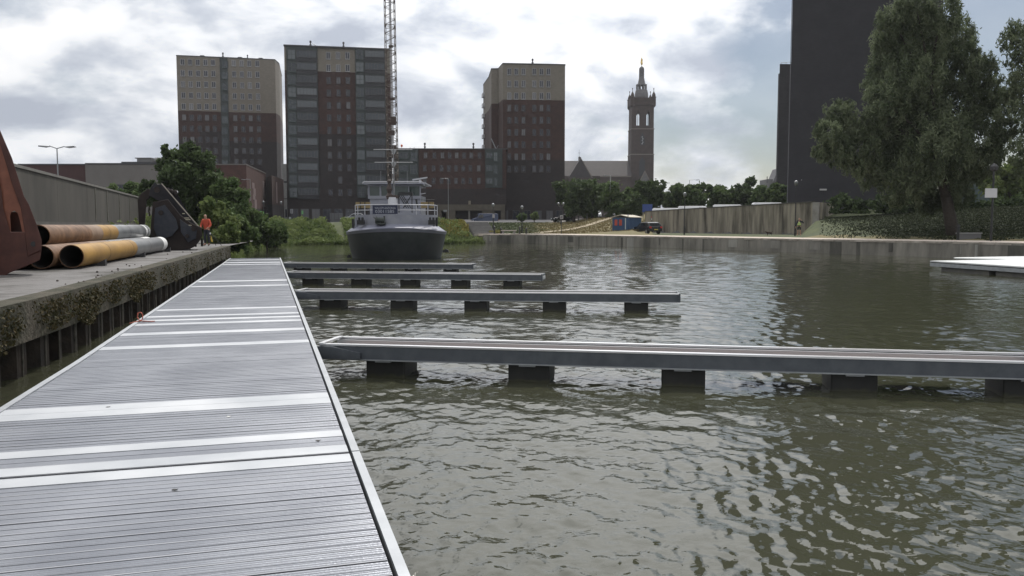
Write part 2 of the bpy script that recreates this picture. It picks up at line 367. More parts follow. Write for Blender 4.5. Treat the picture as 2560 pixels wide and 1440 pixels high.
for i in range(len(quay) - 1):      # vertical repair panels and joints standing slightly proud
    a, b = quay[i], quay[i + 1]; L = (b - a).length; d = (b - a) / L; nrm = Vector((-d.y, d.x)); s = 0.6
    while s < L - 2:
        wd = random.choice([0.12, 0.2, 0.3, 1.0, 1.7]); mi = random.choice([0, 0, 1, 1, 2]); zt = 0.88; zb = random.choice([-0.2, -0.2, 0.25])
        q = [a + d * s - nrm * 0.02, a + d * (s + wd) - nrm * 0.02, a + d * (s + wd) + nrm * 0.1, a + d * s + nrm * 0.1]
        pj.prism(q, zb, zt, mi); s += wd + random.uniform(0.5, 3.2)
ST = dict(stretch=(1, 1, 0.2), lo=0.3, hi=0.7)
pj.build('repair_panel', [mat('panel_light', (0.13, 0.125, 0.11), (0.27, 0.26, 0.235), 1.5, 0.85, **ST), mat('panel_dark', (0.04, 0.04, 0.034), (0.12, 0.115, 0.1), 1.5, 0.85, **ST),
                          mat('panel_pale', (0.2, 0.2, 0.185), (0.32, 0.31, 0.28), 1.5, 0.85, **ST)], qw)['kind'] = 'stuff'
pave = mat('pinkish_paving', (0.42, 0.36, 0.31), (0.52, 0.455, 0.40), 1.5, 0.9)
tag(strip(qi, qo, 0.8, 1.04).build('promenade', pave), kind='structure')
# diagonal path up the grass and wide road
def ground_strip(pts, wd, dz, m, name):
    mb = MB(); L = []
    for a, b in zip(pts[:-1], pts[1:]):
        n = max(2, int((b - a).length / 1.5)); L += [a.lerp(b, i / n) for i in range(n)]
    L.append(pts[-1]); o1 = offset(L, -wd / 2); o2 = offset(L, wd / 2)
    vs = []
    for p, q in zip(o1, o2):
        for r_ in (p, q): vs.append((r_.x, r_.y, HZ(r_.x, r_.y) + dz))
    mb.add(vs, [(2 * i, 2 * i + 1, 2 * i + 3, 2 * i + 2) for i in range(len(L) - 1)])
    return tag(mb.build(name, m), kind='structure')
ground_strip([G(1345, 107), G(1450, 122), G(1525, 140), G(1600, 158)], 1.6, 0.07, mat('gravel_path', (0.25, 0.21, 0.14), (0.32, 0.27, 0.19), 2, 0.95), 'path')
ground_strip([G(1380, 166), G(1500, 163), G(1640, 158)], 7.0, 0.06, mat('pale_road', (0.24, 0.22, 0.2), (0.3, 0.28, 0.25), 1, 0.9), 'road')

# retaining wall on the right
rwm = mat('stained_concrete', (0.045, 0.04, 0.03), (0.265, 0.24, 0.19), 1.1, 0.9, bump=0.3, stretch=(1, 1, 0.12), lo=0.33, hi=0.6, detail=9)
rw = thing('retaining_wall', 'tall streaked concrete retaining wall behind the path with van roofs above', 'wall', (WL.x, WL.y, 1))
d = (WR - WL); L = d.length; d = d / L; nn = Vector((-d.y, d.x))
zL = EYE + (562.5 - 530) / F * 126; zR = EYE + (562.5 - 506.5) / F * 97
npan = 14
for i in range(npan):
    a = WL + d * (L * i / npan + 0.015); b = WL + d * (L * (i + 1) / npan - 0.015)
    za = zL + (zR - zL) * (i / npan) ** 0.9; zb = zL + (zR - zL) * ((i + 1) / npan) ** 0.9
    pts = [Vector((a.x, a.y, 0.6)), Vector((b.x, b.y, 0.6)), Vector((b.x, b.y, zb)), Vector((a.x, a.y, za))]
    MB().slab(pts, (nn.x * 0.4, nn.y * 0.4, 0)).build('wall_panel', rwm, rw)
a = WL + d * 0; cp = MB()
for i in range(npan):
    a = WL + d * (L * i / npan); b = WL + d * (L * (i + 1) / npan)
    za = zL + (zR - zL) * (i / npan) ** 0.9; zb = zL + (zR - zL) * ((i + 1) / npan) ** 0.9
    o_ = nn * 0.06
    cp.slab([Vector((a.x - o_.x, a.y - o_.y, za)), Vector((b.x - o_.x, b.y - o_.y, zb)), Vector((b.x - o_.x, b.y - o_.y, zb + 0.12)), Vector((a.x - o_.x, a.y - o_.y, za + 0.12))], (nn.x * 0.52, nn.y * 0.52, 0))
cp.build('coping', mat('dark_coping', (0.05, 0.048, 0.04), (0.1, 0.095, 0.08), 1, 0.9), rw)
e1 = WR + Vector((0.35, -0.1)); e2 = e1 + Vector((5.0, 9.0))      # end pier and returning wing wall
MB().prism([WR, WR + Vector((0.6, -0.35)), WR + Vector((0.9, 0.2)), WR + Vector((0.2, 0.6))], 0.6, zR + 0.02).build('pier', mat('pier_concrete', (0.2, 0.19, 0.17), (0.28, 0.27, 0.25), 2, 0.85), rw)
MB().slab([(e1.x + .4, e1.y + .4, 0.6), (e2.x, e2.y, 0.6), (e2.x, e2.y, zR + 0.1), (e1.x + .4, e1.y + .4, zR)], (0.4, -0.2, 0)).build('wing_wall', rwm, rw)

# ------------------------------------------------------------------ left quay
def JT(lon, tr, z=0.0):     # jetty frame: lon along the jetty, tr across it
    a = R(-16.2); return Vector((math.sin(a) * lon + math.cos(a) * tr, math.cos(a) * lon - math.sin(a) * tr, z))
qL = [JT(-6, -4.4), JT(12.06, -3.29), JT(14.5, -3.08), JT(21.25, -2.77), JT(44.8, -1.85)]
qL2 = [JT(-6, -12), JT(12, -12), JT(14.5, -12), JT(21.25, -12), JT(46, -12)]
lq = thing('quay_edge', 'old concrete quay edge with mossy capping beam beside the jetty', 'quay wall', (qL[1].x, qL[1].y, 0))
qcon = mat('quay_top_concrete', (0.042, 0.04, 0.034), (0.125, 0.12, 0.118), 0.55, 0.9, bump=0.5, bscale=9, lo=0.38, hi=0.56, rough2=0.75, detail=8)
mossy = mat('mossy_concrete', (0.026, 0.027, 0.013), (0.07, 0.06, 0.043), 1.6, 0.95, bump=1.0, bscale=14, lo=0.4, hi=0.62, detail=9)
a2 = [Vector((p.x, p.y)) for p in qL]; b2 = [Vector((p.x, p.y)) for p in qL2]
mb = MB()
for i in range(len(a2) - 1): mb.prism([a2[i], a2[i + 1], b2[i + 1], b2[i]][::-1], 0.78, 1.05)
mb.build('quay_deck', qcon, lq)
mb = MB(); a3 = offset(a2, 0.35); a0 = offset(a2, -0.02)
for i in range(len(a2) - 1): mb.prism([a0[i], a0[i + 1], a3[i + 1], a3[i]], 0.50, 1.06)
mb.build('capping_beam', mossy, lq)
# corrugated sheet piling
mb = MB(); pts = []; rust = mat('rusty_sheet_pile', (0.016, 0.014, 0.012), (0.04, 0.03, 0.022), 3, 0.9, bump=0.6)
for i in range(len(a2) - 1):
    a, b = a2[i], a2[i + 1]; dd = (b - a); Ls = dd.length; dd /= Ls; nr = Vector((dd.y, -dd.x)); s = 0
    while s < Ls:
        for ds, off in ((0, -0.1), (0.18, -0.1), (0.30, -0.34), (0.62, -0.34), (0.74, -0.1)):
            q = a + dd * min(s + ds, Ls) + nr * off; pts.append(q)
        s += 0.92
vs = []
for q in pts: vs += [(q.x, q.y, -1.0), (q.x, q.y, 0.56)]
mb.add(vs, [(2 * i, 2 * i + 2, 2 * i + 3, 2 * i + 1) for i in range(len(pts) - 1)])
for i, q in enumerate(pts):
    if i % 5 == 0 : mb.tube((q.x, q.y, -0.6), (q.x + .02, q.y, 0.54), random.choice([0.012, 0.02, 0.03]), n=6, mi=1)
mb.build('sheet_piling', [rust, mat('pile_lock', (0.05, 0.048, 0.04), (0.13, 0.12, 0.1), 8, 0.8)], lq)
MB().box(-0.4, -0.4, 0, 0.4, 0.4, 1.04, T=lambda v: JT(44.4, -2.3) + v).build('end_block', mossy, lq)

# ------------------------------------------------------------------ leaf clouds
def leaf_mat(name, c1, c2, trans=0.25):
    m = bpy.data.materials.new(name); m.use_nodes = True; t = m.node_tree; b = t.nodes['Principled BSDF']
    at = t.nodes.new('ShaderNodeAttribute'); at.attribute_name = 'tint'; r = t.nodes.new('ShaderNodeMix'); r.data_type = 'RGBA'
    t.links.new(at.outputs['Fac'], r.inputs[0]); r.inputs[6].default_value = (*c1, 1); r.inputs[7].default_value = (*c2, 1)
    t.links.new(r.outputs[2], b.inputs['Base Color']); b.inputs['Roughness'].default_value = 0.75; b.inputs['Specular IOR Level'].default_value = 0.25
    tr = t.nodes.new('ShaderNodeBsdfTranslucent'); t.links.new(r.outputs[2], tr.inputs[0])
    mx = t.nodes.new('ShaderNodeMixShader'); mx.inputs[0].default_value = trans
    t.links.new(b.outputs[0], mx.inputs[1]); t.links.new(tr.outputs[0], mx.inputs[2]); t.links.new(mx.outputs[0], t.nodes['Material Output'].inputs[0])
    return m
lm_willow = leaf_mat('willow_leaves', (0.065, 0.088, 0.046), (0.185, 0.22, 0.13), 0.36)
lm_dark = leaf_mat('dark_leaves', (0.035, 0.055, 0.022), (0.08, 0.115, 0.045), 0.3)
lm_mid = leaf_mat('mid_leaves', (0.05, 0.085, 0.03), (0.115, 0.16, 0.06), 0.35)
lm_light = leaf_mat('light_leaves', (0.07, 0.105, 0.032), (0.17, 0.21, 0.075), 0.35)
lm_moss = leaf_mat('moss_leaves', (0.03, 0.035, 0.014), (0.09, 0.07, 0.032), 0.1)
bark = mat('bark', (0.03, 0.025, 0.02), (0.055, 0.045, 0.036), 8, 0.95, bump=1)
def leaves(centers, size, name, m, parent=None, elong=1.5, droop=0.0, tint=None, cl=None):
    n = len(centers); c = np.asarray(centers, float)
    a = rng.normal(size=(n, 3)); a[:, 2] -= droop; a /= np.linalg.norm(a, axis=1)[:, None]
    b = rng.normal(size=(n, 3)); b -= (a * b).sum(1)[:, None] * a; b /= np.linalg.norm(b, axis=1)[:, None]
    s = size * (0.6 + 0.8 * rng.random(n)); A = a * (s * elong)[:, None] * 0.5; B = b * s[:, None] * 0.5
    V = np.stack([c - A, c + B * 0.9, c + A, c - B * 0.9], 1).reshape(-1, 3)
    me = bpy.data.meshes.new(name); me.vertices.add(4 * n); me.loops.add(4 * n); me.polygons.add(n)
    o0 = Vector((0, 0, 0))
    p = parent
    while p: o0 = o0 + Vector(p.matrix_basis.translation); p = p.parent
    V = V - np.array(o0)
    me.vertices.foreach_set('co', V.astype(np.float32).ravel()); me.loops.foreach_set('vertex_index', np.arange(4 * n, dtype=np.int32))
    me.polygons.foreach_set('loop_start', np.arange(0, 4 * n, 4, dtype=np.int32)); me.polygons.foreach_set('loop_total', np.full(n, 4, np.int32))
    me.update(calc_edges=True)
    at = me.attributes.new('tint', 'FLOAT', 'FACE'); tv = rng.random(n) if tint is None else np.clip(np.asarray(tint) + 0.35 * (rng.random(n) - 0.5), 0, 1)
    at.data.foreach_set('value', tv.astype(np.float32)); me.materials.append(m)
    o = bpy.data.objects.new(name, me); COL.objects.link(o)
    if parent: o.parent = parent
    return o
def blob_points(blobs, n, sub=7, subr=0.36, hollow=0.55, zs=1.0):
    """points gathered in twig-size clumps that cover each blob"""
    vol = np.array([b[3] ** 2 for b in blobs]); k = (n * vol / vol.sum()).astype(int); out = []; ti = []
    for (x, y, z, r), kk in zip(blobs, k):
        if kk < 3: continue
        ncl = max(3, int(sub * (1 + r)))
        dv_ = rng.normal(size=(ncl, 3)); dv_ /= np.linalg.norm(dv_, axis=1)[:, None]
        cc = dv_ * (r * (hollow + (1 - hollow) * rng.random(ncl)))[:, None]; cr = r * subr * (0.6 + 0.8 * rng.random(ncl)); ct = rng.random(ncl)
        w_ = rng.integers(0, ncl, kk); pp = rng.normal(size=(kk, 3)) * 0.5 * cr[w_][:, None] * np.array([1, 1, zs]) - np.array([0, 0, 0.25 * (zs - 1)]) * cr[w_][:, None] + cc[w_]
        out.append(pp + np.array([x, y, z])); ti.append(ct[w_])
    return np.concatenate(out), np.concatenate(ti)
def tree(name, label, cat, base, blobs, n, size, m, group=None, trunk_r=0.25, elong=1.5, droop=0.0, sub=7, subr=0.36, limbs=8, hollow=0.55, zs=1.0):
    base = Vector(base); t = thing(name, label, cat, base, group)
    pts, ti = blob_points(blobs, n, sub, subr, hollow, zs); pts[:, 2] = np.maximum(pts[:, 2], base.z + 0.05)
    leaves(pts, size, 'crown', m, t, elong, droop, ti)
    cen = Vector(np.mean([b[:3] for b in blobs], axis=0)); hi = max(b[2] for b in blobs)
    tb = MB(); fork = base.lerp(Vector((cen.x, cen.y, base.z + (hi - base.z) * 0.45)), 0.75); fork.x = base.x + (fork.x - base.x) * 0.45
    segs = [base - Vector((0, 0, 0.3)), base.lerp(fork, 0.5) + Vector((random.uniform(-.1, .1), 0, 0)), fork, Vector((cen.x, cen.y, base.z + (hi - base.z) * 0.85))]
    rr = [trunk_r * 1.25, trunk_r, trunk_r * 0.75, trunk_r * 0.2]
    for i in range(3): tb.tube(segs[i], segs[i + 1], rr[i], rr[i + 1], n=10)
    for b in sorted(blobs, key=lambda b: -b[3])[:limbs]:
        s0 = segs[1].lerp(segs[3], random.uniform(0.15, 0.7)); e = Vector(b[:3]); mid = s0.lerp(e, 0.5) + Vector((0, 0, 0.1 * (e - s0).length))
        tb.tube(s0, mid, trunk_r * 0.4, trunk_r * 0.25, n=6); tb.tube(mid, e, trunk_r * 0.25, trunk_r * 0.08, n=6)
    tb.build('trunk', bark, t, smooth=True)
    return t
def pxblobs(lst, Y, spread, k=1.0):
    out = []
    for px, py, r in lst:
        rm = r * Y / F * k; q = Q(px, py, Y + random.uniform(-spread, spread)); out.append((q.x, q.y, q.z, rm))
    return out
# the big willow and its neighbours on the right
wl_ = [(2290,15,50),(2350,45,55),(2235,55,45),(2225,110,55),(2300,110,75),(2390,90,50),(2420,150,40),(2210,170,45),(2280,200,75),(2370,180,75),(2455,170,38),
       (2185,215,30),(2215,260,55),(2300,290,80),(2390,270,75),(2460,240,50),(2500,260,40),(2200,310,45),(2100,285,38),(2070,330,35),(2130,320,45),(2055,380,25),(2095,375,40),
       (2160,370,55),(2250,360,75),(2350,370,85),(2450,340,70),(2515,320,32),(2190,430,45),(2130,412,28),(2260,440,65),(2350,450,75),(2445,410,45),(2488,385,25),(2240,490,32),(2315,500,42),(2395,490,36)]
bw = pxblobs(wl_, 67, 2.6)
tr_b = P(2385, 590, 1.25)
tree('willow_tree', 'huge grey green willow spreading over the bank in front of the black tower', 'tree', (tr_b.x, tr_b.y, HZ(tr_b.x, tr_b.y)), bw, 190000, 0.09, lm_willow, trunk_r=0.4, elong=3.2, droop=1.0, sub=30, subr=0.16, limbs=22, hollow=0.5, zs=1.8)
w2 = [(2545,70,32),(2525,100,30),(2570,110,50),(2530,150,20),(2600,170,70),(2550,215,32),(2535,235,30),(2620,260,80),(2500,195,14),(2545,270,25),(2600,330,50),(2590,400,45),(2540,375,30),(2548,420,22),(2650,120,90),(2700,300,110),(2640,430,60)]
g2 = G(2680, 62)
tree('willow_tree', 'willow cut by the right edge of the view with loose thin upper branches', 'tree', (g2.x, g2.y, HZ(g2.x, g2.y)), pxblobs(w2, 62, 2), 36000, 0.095, lm_willow, trunk_r=0.4, elong=2.8, droop=1.0, sub=26, subr=0.16, limbs=14, hollow=0.45, zs=2.0)
g3 = G(2520, 120)
tree('park_tree', 'yellow green tree low behind the lamp post and white sign', 'tree', (g3.x, g3.y, 4), pxblobs([(2500,440,30),(2540,430,34),(2580,450,50),(2480,470,28),(2530,480,40),(2590,500,40)], 120, 3), 5000, 0.4, lm_light, trunk_r=0.3)
# tree row before the church
row = [(1435,452,44,150,'dense tree beside the brown tower block at the left end of the row'),(1482,452,48,158,'tree behind the silver car with thin lamp mast beside it'),(1535,458,46,152,'round tree directly below the church nave roof'),
       (1580,470,34,150,'small tree rising between the church tower and the lamp mast'),(1628,452,40,140,'dark round tree in front of the church tower base'),(1692,460,36,146,'tree right of the church tower behind the blue sign'),
       (1742,462,36,142,'tree behind the globe lamp and white van roof'),(1795,464,38,148,'broad tree at the middle of the row above the retaining wall'),(1850,462,36,150,'tree with a pointed neighbour rising behind it'),
       (1872,446,20,185,'slim pointed tree poking above the row'),(1900,466,34,146,'tree second from the dark towers'),(1938,458,32,140,'tree touching the edge of the slim dark tower')]
for px, top, r, Y, lab in row:
    b = []
    hgt = 535 - top
    for k in range(11):
        u = random.random(); b.append((px + random.uniform(-1, 1) * r * (0.75 if u < .75 else .45), top + r * 0.35 + u * (hgt - r * 0.3), r * random.uniform(0.3, 0.5)))
    b.append((px, top + r * 0.4, r * 0.42)); b.append((px, top + hgt * .5, r * 0.75))
    g = G(px, Y)
    tree('park_tree', lab, 'tree', (g.x, g.y, 2.6), pxblobs(b, Y, 2.5), 9000, 0.36, lm_mid if random.random() < .6 else lm_dark, group='tree row in front of the church', trunk_r=0.22, sub=10, subr=0.3)
for px, py, r, Y, m, lab in [(1590,505,28,135,lm_dark,'dark shrub behind the blue trailer roof'),(1550,515,20,140,lm_dark,'low shrub left of the trailer roof'),(1336,538,9,160,lm_light,'pale rounded bush right of the dark shrubs on the lawn'),
                            (1305,540,10,160,lm_mid,'dark bush beside the blue van'),(1432,498,16,150,lm_light,'thin yellow green young tree near the silver car')]:
    g = G(px, Y); z = HZ(g.x, g.y)
    tree('bush' if py > 500 else 'young_tree', lab, 'bush' if py > 500 else 'tree', (g.x, g.y, z), pxblobs([(px, py, r * .8), (px - r * .5, py + r * .3, r * .6), (px + r * .5, py + r * .3, r * .6), (px, py + r * .8, r * .5)], Y, 1), 1800, 0.3, m, trunk_r=0.08, limbs=3)
# left bank
tL = G(470, 66)
b1 = [(415,372,10),(420,390,16),(470,385,30),(500,405,35),(440,415,32),(415,430,24),(475,440,55),(520,445,35),(430,465,35),(500,490,45),(450,500,40),(535,480,25),(460,545,35),(520,530,30),(405,410,14)]
tree('alder_tree', 'dark leafy tree rising behind the black grab on the left bank', 'tree', (tL.x, tL.y, 2.2), pxblobs(b1, 66, 1.8), 26000, 0.2, lm_dark, trunk_r=0.25, sub=12, subr=0.3, limbs=12)
lb = [([(570,470,26),(600,500,32),(560,505,30),(610,535,30),(575,540,34),(548,470,18),(630,545,22)], 62, lm_mid, 'willow_bush', 'rounded light green willow bush right of the dark tree'),
      ([(530,530,30),(560,560,30),(520,565,30),(575,590,26),(545,600,25)], 50, lm_light, 'shrub', 'pale green shrub behind the orange jacketed worker'),
      ([(600,570,24),(620,590,22),(585,615,22),(605,625,18),(575,635,14)], 54, lm_mid, 'shrub', 'shrub hanging over the end of the quay by the jetty tip'),
      ([(650,560,26),(680,575,26),(640,590,22),(700,580,20),(665,600,16)], 70, lm_mid, 'shrub', 'wide green shrub at the bend of the bank'),
      ([(690,600,14),(672,606,14),(705,598,10)], 80, lm_dark, 'shrub', 'dark low shrub touching the water at the bank bend'),
      ([(763,553,9),(755,557,7),(771,557,7)], 100, lm_dark, 'shrub', 'small dark round shrub on the grassy bank left of the ship'),
      ([(290,480,20),(330,478,20),(350,490,18),(310,490,14)], 75, lm_mid, 'shrub', 'green bushes growing behind the grey wall'),
      ([(375,470,20),(385,495,20),(365,490,14)], 70, lm_dark, 'shrub', 'dark bush between the grey wall and the tree')]
for bl, Y, m, nm, lab in lb:
    pb = pxblobs(bl, Y, 1.2); g = G(np.mean([b[0] for b in bl]), Y); z = HZ(g.x, g.y) if g.y > 45 else 1.0
    tree(nm, lab, 'bush', (g.x, g.y, z), pb, 9000, 0.16, m, group='bushes on the left bank', trunk_r=0.08, limbs=5, sub=12, subr=0.32)
# weeds and long grass along the natural bank
pts = []; tn = []
for _ in range(52000):
    i = random.choices(range(6), weights=[3, 4, 3, 3, 5, 1.5])[0]; a, b = Wpts[i], Wpts[i + 1]; u = random.random(); dd = (b - a).normalized(); nr = Vector((-dd.y, dd.x)); s = random.random() ** 1.3 * 12 - 0.5
    q = a.lerp(b, u) + nr * s; z = HZ(q.x, q.y) if _ % 1 == 0 else 0
    cl = math.sin(q.x * 1.9 + 1.3 * math.sin(q.y * 1.1)) * math.sin(q.y * 1.3 + q.x * .4) ; hgt = random.random() ** 1.5 * (0.35 + 0.45 * max(0, cl))
    pts.append((q.x, q.y, max(z, 0.02) + hgt)); tn.append(0.5 + 0.45 * cl)
tag(leaves(pts, 0.17, 'undergrowth', lm_light, None, 2.2, -0.8, tn), kind='stuff', label='weeds and long grass on the harbour bank', cat='undergrowth')
# lawn blades on the far bank so it does not read as a flat sheet
pts = []; tn = []
for _ in range(16000):
    px = random.uniform(1215, 1610); Y = random.uniform(103, 157); g = G(px, Y); s_, i_ = sdist(np.array([g.x]), np.array([g.y]))
    if s_[0] < 6.5: continue
    pts.append((g.x, g.y, HZ(g.x, g.y) + random.random() ** 2 * .03)); tn.append(min(1, max(0, (px - 1290) / 120)) + .3 * math.sin(g.x) * math.sin(g.y * .7))
tag(leaves(pts, .13, 'lawn', leaf_mat('lawn_blades', (0.035, 0.055, 0.016), (0.19, 0.15, 0.07), .1), None, 2.4, 0, tn), kind='stuff', label='mown lawn turning dry and yellow towards the trailer', cat='grass')
# moss hanging on the capping beam
pts = []
for _ in range(16000):
    u = random.random() ** 1.6; k = random.choices([0, 1, 2, 3], weights=[4, 2, 5, 3])[0]
    q = a2[k].lerp(a2[k + 1], u if k == 3 else random.random()); c = math.sin(q.y * 2.3) * math.sin(q.y * 0.9 + 1)
    if random.random() > 0.45 + 0.5 * c: continue
    pts.append((q.x + 0.03 + random.random() * 0.05, q.y, 1.02 - random.random() ** 0.8 * (0.45 + 0.18 * c)))
tag(leaves(pts, 0.03, 'moss', lm_moss, None, 1.8, 1.2), kind='stuff', label='moss and weeds hanging from the mossy quay beam', cat='moss')

# dark leaves added over the slope lawn; its shade is put into their colour
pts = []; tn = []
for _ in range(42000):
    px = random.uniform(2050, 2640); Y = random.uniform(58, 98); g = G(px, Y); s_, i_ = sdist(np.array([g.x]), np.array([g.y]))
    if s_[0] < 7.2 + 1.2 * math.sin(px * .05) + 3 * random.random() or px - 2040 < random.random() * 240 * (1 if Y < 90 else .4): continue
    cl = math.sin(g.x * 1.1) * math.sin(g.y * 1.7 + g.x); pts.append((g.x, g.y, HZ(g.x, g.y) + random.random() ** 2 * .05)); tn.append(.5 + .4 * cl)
tag(leaves(pts, .12, 'slope_shade_cover', leaf_mat('shade_dark_leaves', (0.018, 0.025, 0.011), (0.045, 0.055, 0.024), .1), None, 1.6, .4, tn), kind='stuff', label='dark leaf cover painting the shade on the lawn slope under the willow', cat='painted shade')

# ------------------------------------------------------------------ floating jetty
ZD = 0.45
def ridged(name, c1, c2, freq, rough):
    m = bpy.data.materials.new(name); m.use_nodes = True; t = m.node_tree; b = t.nodes['Principled BSDF']
    b.inputs['Roughness'].default_value = rough; b.inputs['Metallic'].default_value = 0.55
    tcn = t.nodes.new('ShaderNodeTexCoord'); mp = t.nodes.new('ShaderNodeMapping'); mp.inputs['Rotation'].default_value = (0, 0, R(-16.2))
    t.links.new(tcn.outputs['Object'], mp.inputs[0])
    n = t.nodes.new('ShaderNodeTexNoise'); n.inputs['Scale'].default_value = 1.3; n.inputs['Detail'].default_value = 8; t.links.new(mp.outputs[0], n.inputs['Vector'])
    r = t.nodes.new('ShaderNodeValToRGB'); r.color_ramp.elements[0].position = 0.35; r.color_ramp.elements[1].position = 0.7
    r.color_ramp.elements[0].color = (*c1, 1); r.color_ramp.elements[1].color = (*c2, 1); t.links.new(n.outputs[0], r.inputs[0]); t.links.new(r.outputs[0], b.inputs['Base Color'])
    if freq:
        wv = t.nodes.new('ShaderNodeTexWave'); wv.bands_direction = 'Y'; wv.inputs['Scale'].default_value = freq; t.links.new(mp.outputs[0], wv.inputs['Vector'])
        n3 = t.nodes.new('ShaderNodeTexNoise'); n3.inputs['Scale'].default_value = 60; t.links.new(mp.outputs[0], n3.inputs['Vector'])
        ad = t.nodes.new('ShaderNodeMath'); ad.operation = 'MULTIPLY_ADD'; t.links.new(n3.outputs[0], ad.inputs[0]); ad.inputs[1].default_value = 0.35; t.links.new(wv.outputs['Fac'], ad.inputs[2])
        bp = t.nodes.new('ShaderNodeBump'); bp.inputs['Strength'].default_value = 0.9; bp.inputs['Distance'].default_value = 0.006
        t.links.new(ad.outputs[0], bp.inputs['Height']); t.links.new(bp.outputs[0], b.inputs['Normal'])
    MATS[name] = m; return m
plank_m = ridged('ridged_plank', (0.205, 0.218, 0.25), (0.31, 0.325, 0.36), 12.0, 0.33)
plate_m = ridged('smooth_plate', (0.35, 0.37, 0.395), (0.49, 0.505, 0.525), 0, 0.5)
lip_m = mat('plank_lip', (0.30, 0.31, 0.335), (0.42, 0.43, 0.455), 1.2, 0.3, 0.6); lip2_m = mat('plank_groove', (0.2, 0.21, 0.235), (0.27, 0.28, 0.305), 1.2, 0.4, 0.5)
edge_m = mat('edge_rail_aluminium', (0.36, 0.38, 0.40), (0.43, 0.45, 0.47), 4, 0.4, 0.6)
def left_tr(lon): return float(np.interp(lon, [0, 8.4, 11, 16, 37, 45], [-2.55, -2.33, -2.24, -2.16, -1.87, -1.79]))
TRR = 0.61
seams = [0.6, 6.08, 15.9, 25.6, 37.3, 43.9]
# smooth lighter plates (lon0, lon1) read off the deck
bars = [(5.84, 6.05), (6.11, 6.32), (6.58, 6.78), (7.86, 8.36), (12.05, 12.35), (13.55, 13.85), (14.85, 15.1), (15.45, 15.7), (16.1, 16.35), (17.3, 17.6), (23.7, 24.1), (25.7, 26.3), (36.6, 37.2), (38.4, 39.2), (41.2, 41.8)]
labels = ['nearest ridged aluminium jetty section running out under the viewer', 'jetty section just beyond the dark seam with a double bright plate', 'jetty section with the tied orange line on its left edge', 'far jetty section where the third finger pontoon joins', 'end section of the jetty with wide gaps between its plates']
for si in range(5):
    s0, s1 = seams[si] + 0.012, seams[si + 1] - 0.012
    o = JT(s0, 0, 0); js = thing('jetty_section', labels[si], 'jetty', o, 'floating jetty sections in line')
    dk = MB()
    evs = sorted([x for ab in bars for x in ab if s0 < x < s1] + [s0, s1])
    for e0, e1 in zip(evs[:-1], evs[1:]):
        isb = any(a - 1e-3 <= (e0 + e1) / 2 <= b + 1e-3 for a, b in bars); Ls = e1 - e0; npk = max(1, round(Ls / (0.25 if isb else 0.18)))
        for k in range(npk):
            a = e0 + Ls * k / npk + 0.003; b = e0 + Ls * (k + 1) / npk - 0.003
            zt = ZD + (0.004 if isb else 0.0) + random.uniform(-0.0015, 0.0015)
            la, lb_ = left_tr(a) + 0.05, left_tr(b) + 0.05; r_ = TRR - 0.075
            vs = [JT(a, la, zt - .03), JT(a, r_, zt - .03), JT(b, r_, zt - .03), JT(b, lb_, zt - .03), JT(a, la, zt), JT(a, r_, zt), JT(b, r_, zt), JT(b, lb_, zt)]
            dk.add(vs, [(3, 2, 1, 0), (4, 5, 6, 7), (0, 1, 5, 4), (1, 2, 6, 5), (2, 3, 7, 6), (3, 0, 4, 7)], 1 if isb else 0)
            if not isb:      # rolled lip along each plank's front edge
                for aa, w2_, mi_ in ((a, 0.011, 2), (a + (b - a) * 0.5, 0.005, 3)):
                    lo_ = left_tr(aa) + 0.052; q8 = [JT(aa, lo_, zt - .004), JT(aa, r_ - .002, zt - .004), JT(aa + w2_, r_ - .002, zt - .004), JT(aa + w2_, lo_, zt - .004)]
                    dk.add(q8 + [v + Vector((0, 0, .0065)) for v in q8], [(3, 2, 1, 0), (4, 5, 6, 7), (0, 1, 5, 4), (1, 2, 6, 5), (2, 3, 7, 6), (3, 0, 4, 7)], mi_)
    dk.build('decking', [plank_m, plate_m, lip_m, lip2_m], js)
    for side in (0, 1):
        er = MB(); n = 6
        for k in range(n):
            a = s0 + (s1 - s0) * k / n; b = s0 + (s1 - s0) * (k + 1) / n
            if side: ta, tb_, wa = TRR - 0.055, TRR - 0.055, 0.055
            else: ta, tb_, wa = left_tr(a) - 0.02, left_tr(b) - 0.02, 0.065
            q = [JT(a, ta), JT(a, ta + wa), JT(b, tb_ + wa), JT(b, tb_)]
            er.prism([Vector((p.x, p.y)) for p in q], ZD - 0.16, ZD + 0.012)
        er.build('edge_rail', edge_m, js)
    fl = MB(); l = s0 + 0.25
    while l < s1 - 1.2:
        tl = left_tr(l) + 0.12; q = [JT(l, tl), JT(l, TRR - 0.12), JT(l + 1.4, TRR - 0.12), JT(l + 1.4, left_tr(l + 1.4) + 0.12)]
        fl.prism([Vector((p.x, p.y)) for p in q], -0.25, ZD - 0.10); l += 2.3
    fl.build('float', blackpl, js)
    fr = MB(); q = [JT(s0, left_tr(s0) + .1), JT(s0, TRR - .1), JT(s1, TRR - .1), JT(s1, left_tr(s1) + .1)]
    fr.prism([Vector((p.x, p.y)) for p in q], ZD - 0.098, ZD - 0.045).build('underframe', blackm, js)
# orange line tied to the left rail
orp = mat('orange_rope', (0.42, 0.12, 0.08), rough=0.7)
o = P(352, 806, ZD); rp = MB(); ctr = [o + Vector(v) for v in ((-.13, -.14, 0), (-.04, -.03, .02), (0.02, .02, .05), (.03, .02, .12), (0.0, .02, .17), (-.05, .02, .16), (-.06, .01, .09), (-.02, 0, .03), (.05, 0, .02), (.12, .02, .015), (.22, .05, .015))]
rp.path(ctr, 0.009).path([o + Vector(v) for v in ((-.03, -.02, .02), (.05, -.03, .03), (.13, 0, .02), (.2, .01, .015))], 0.008)
tag(rp.build('rope', orp, smooth=True), 'short orange line knotted on the left edge of the jetty', 'rope')
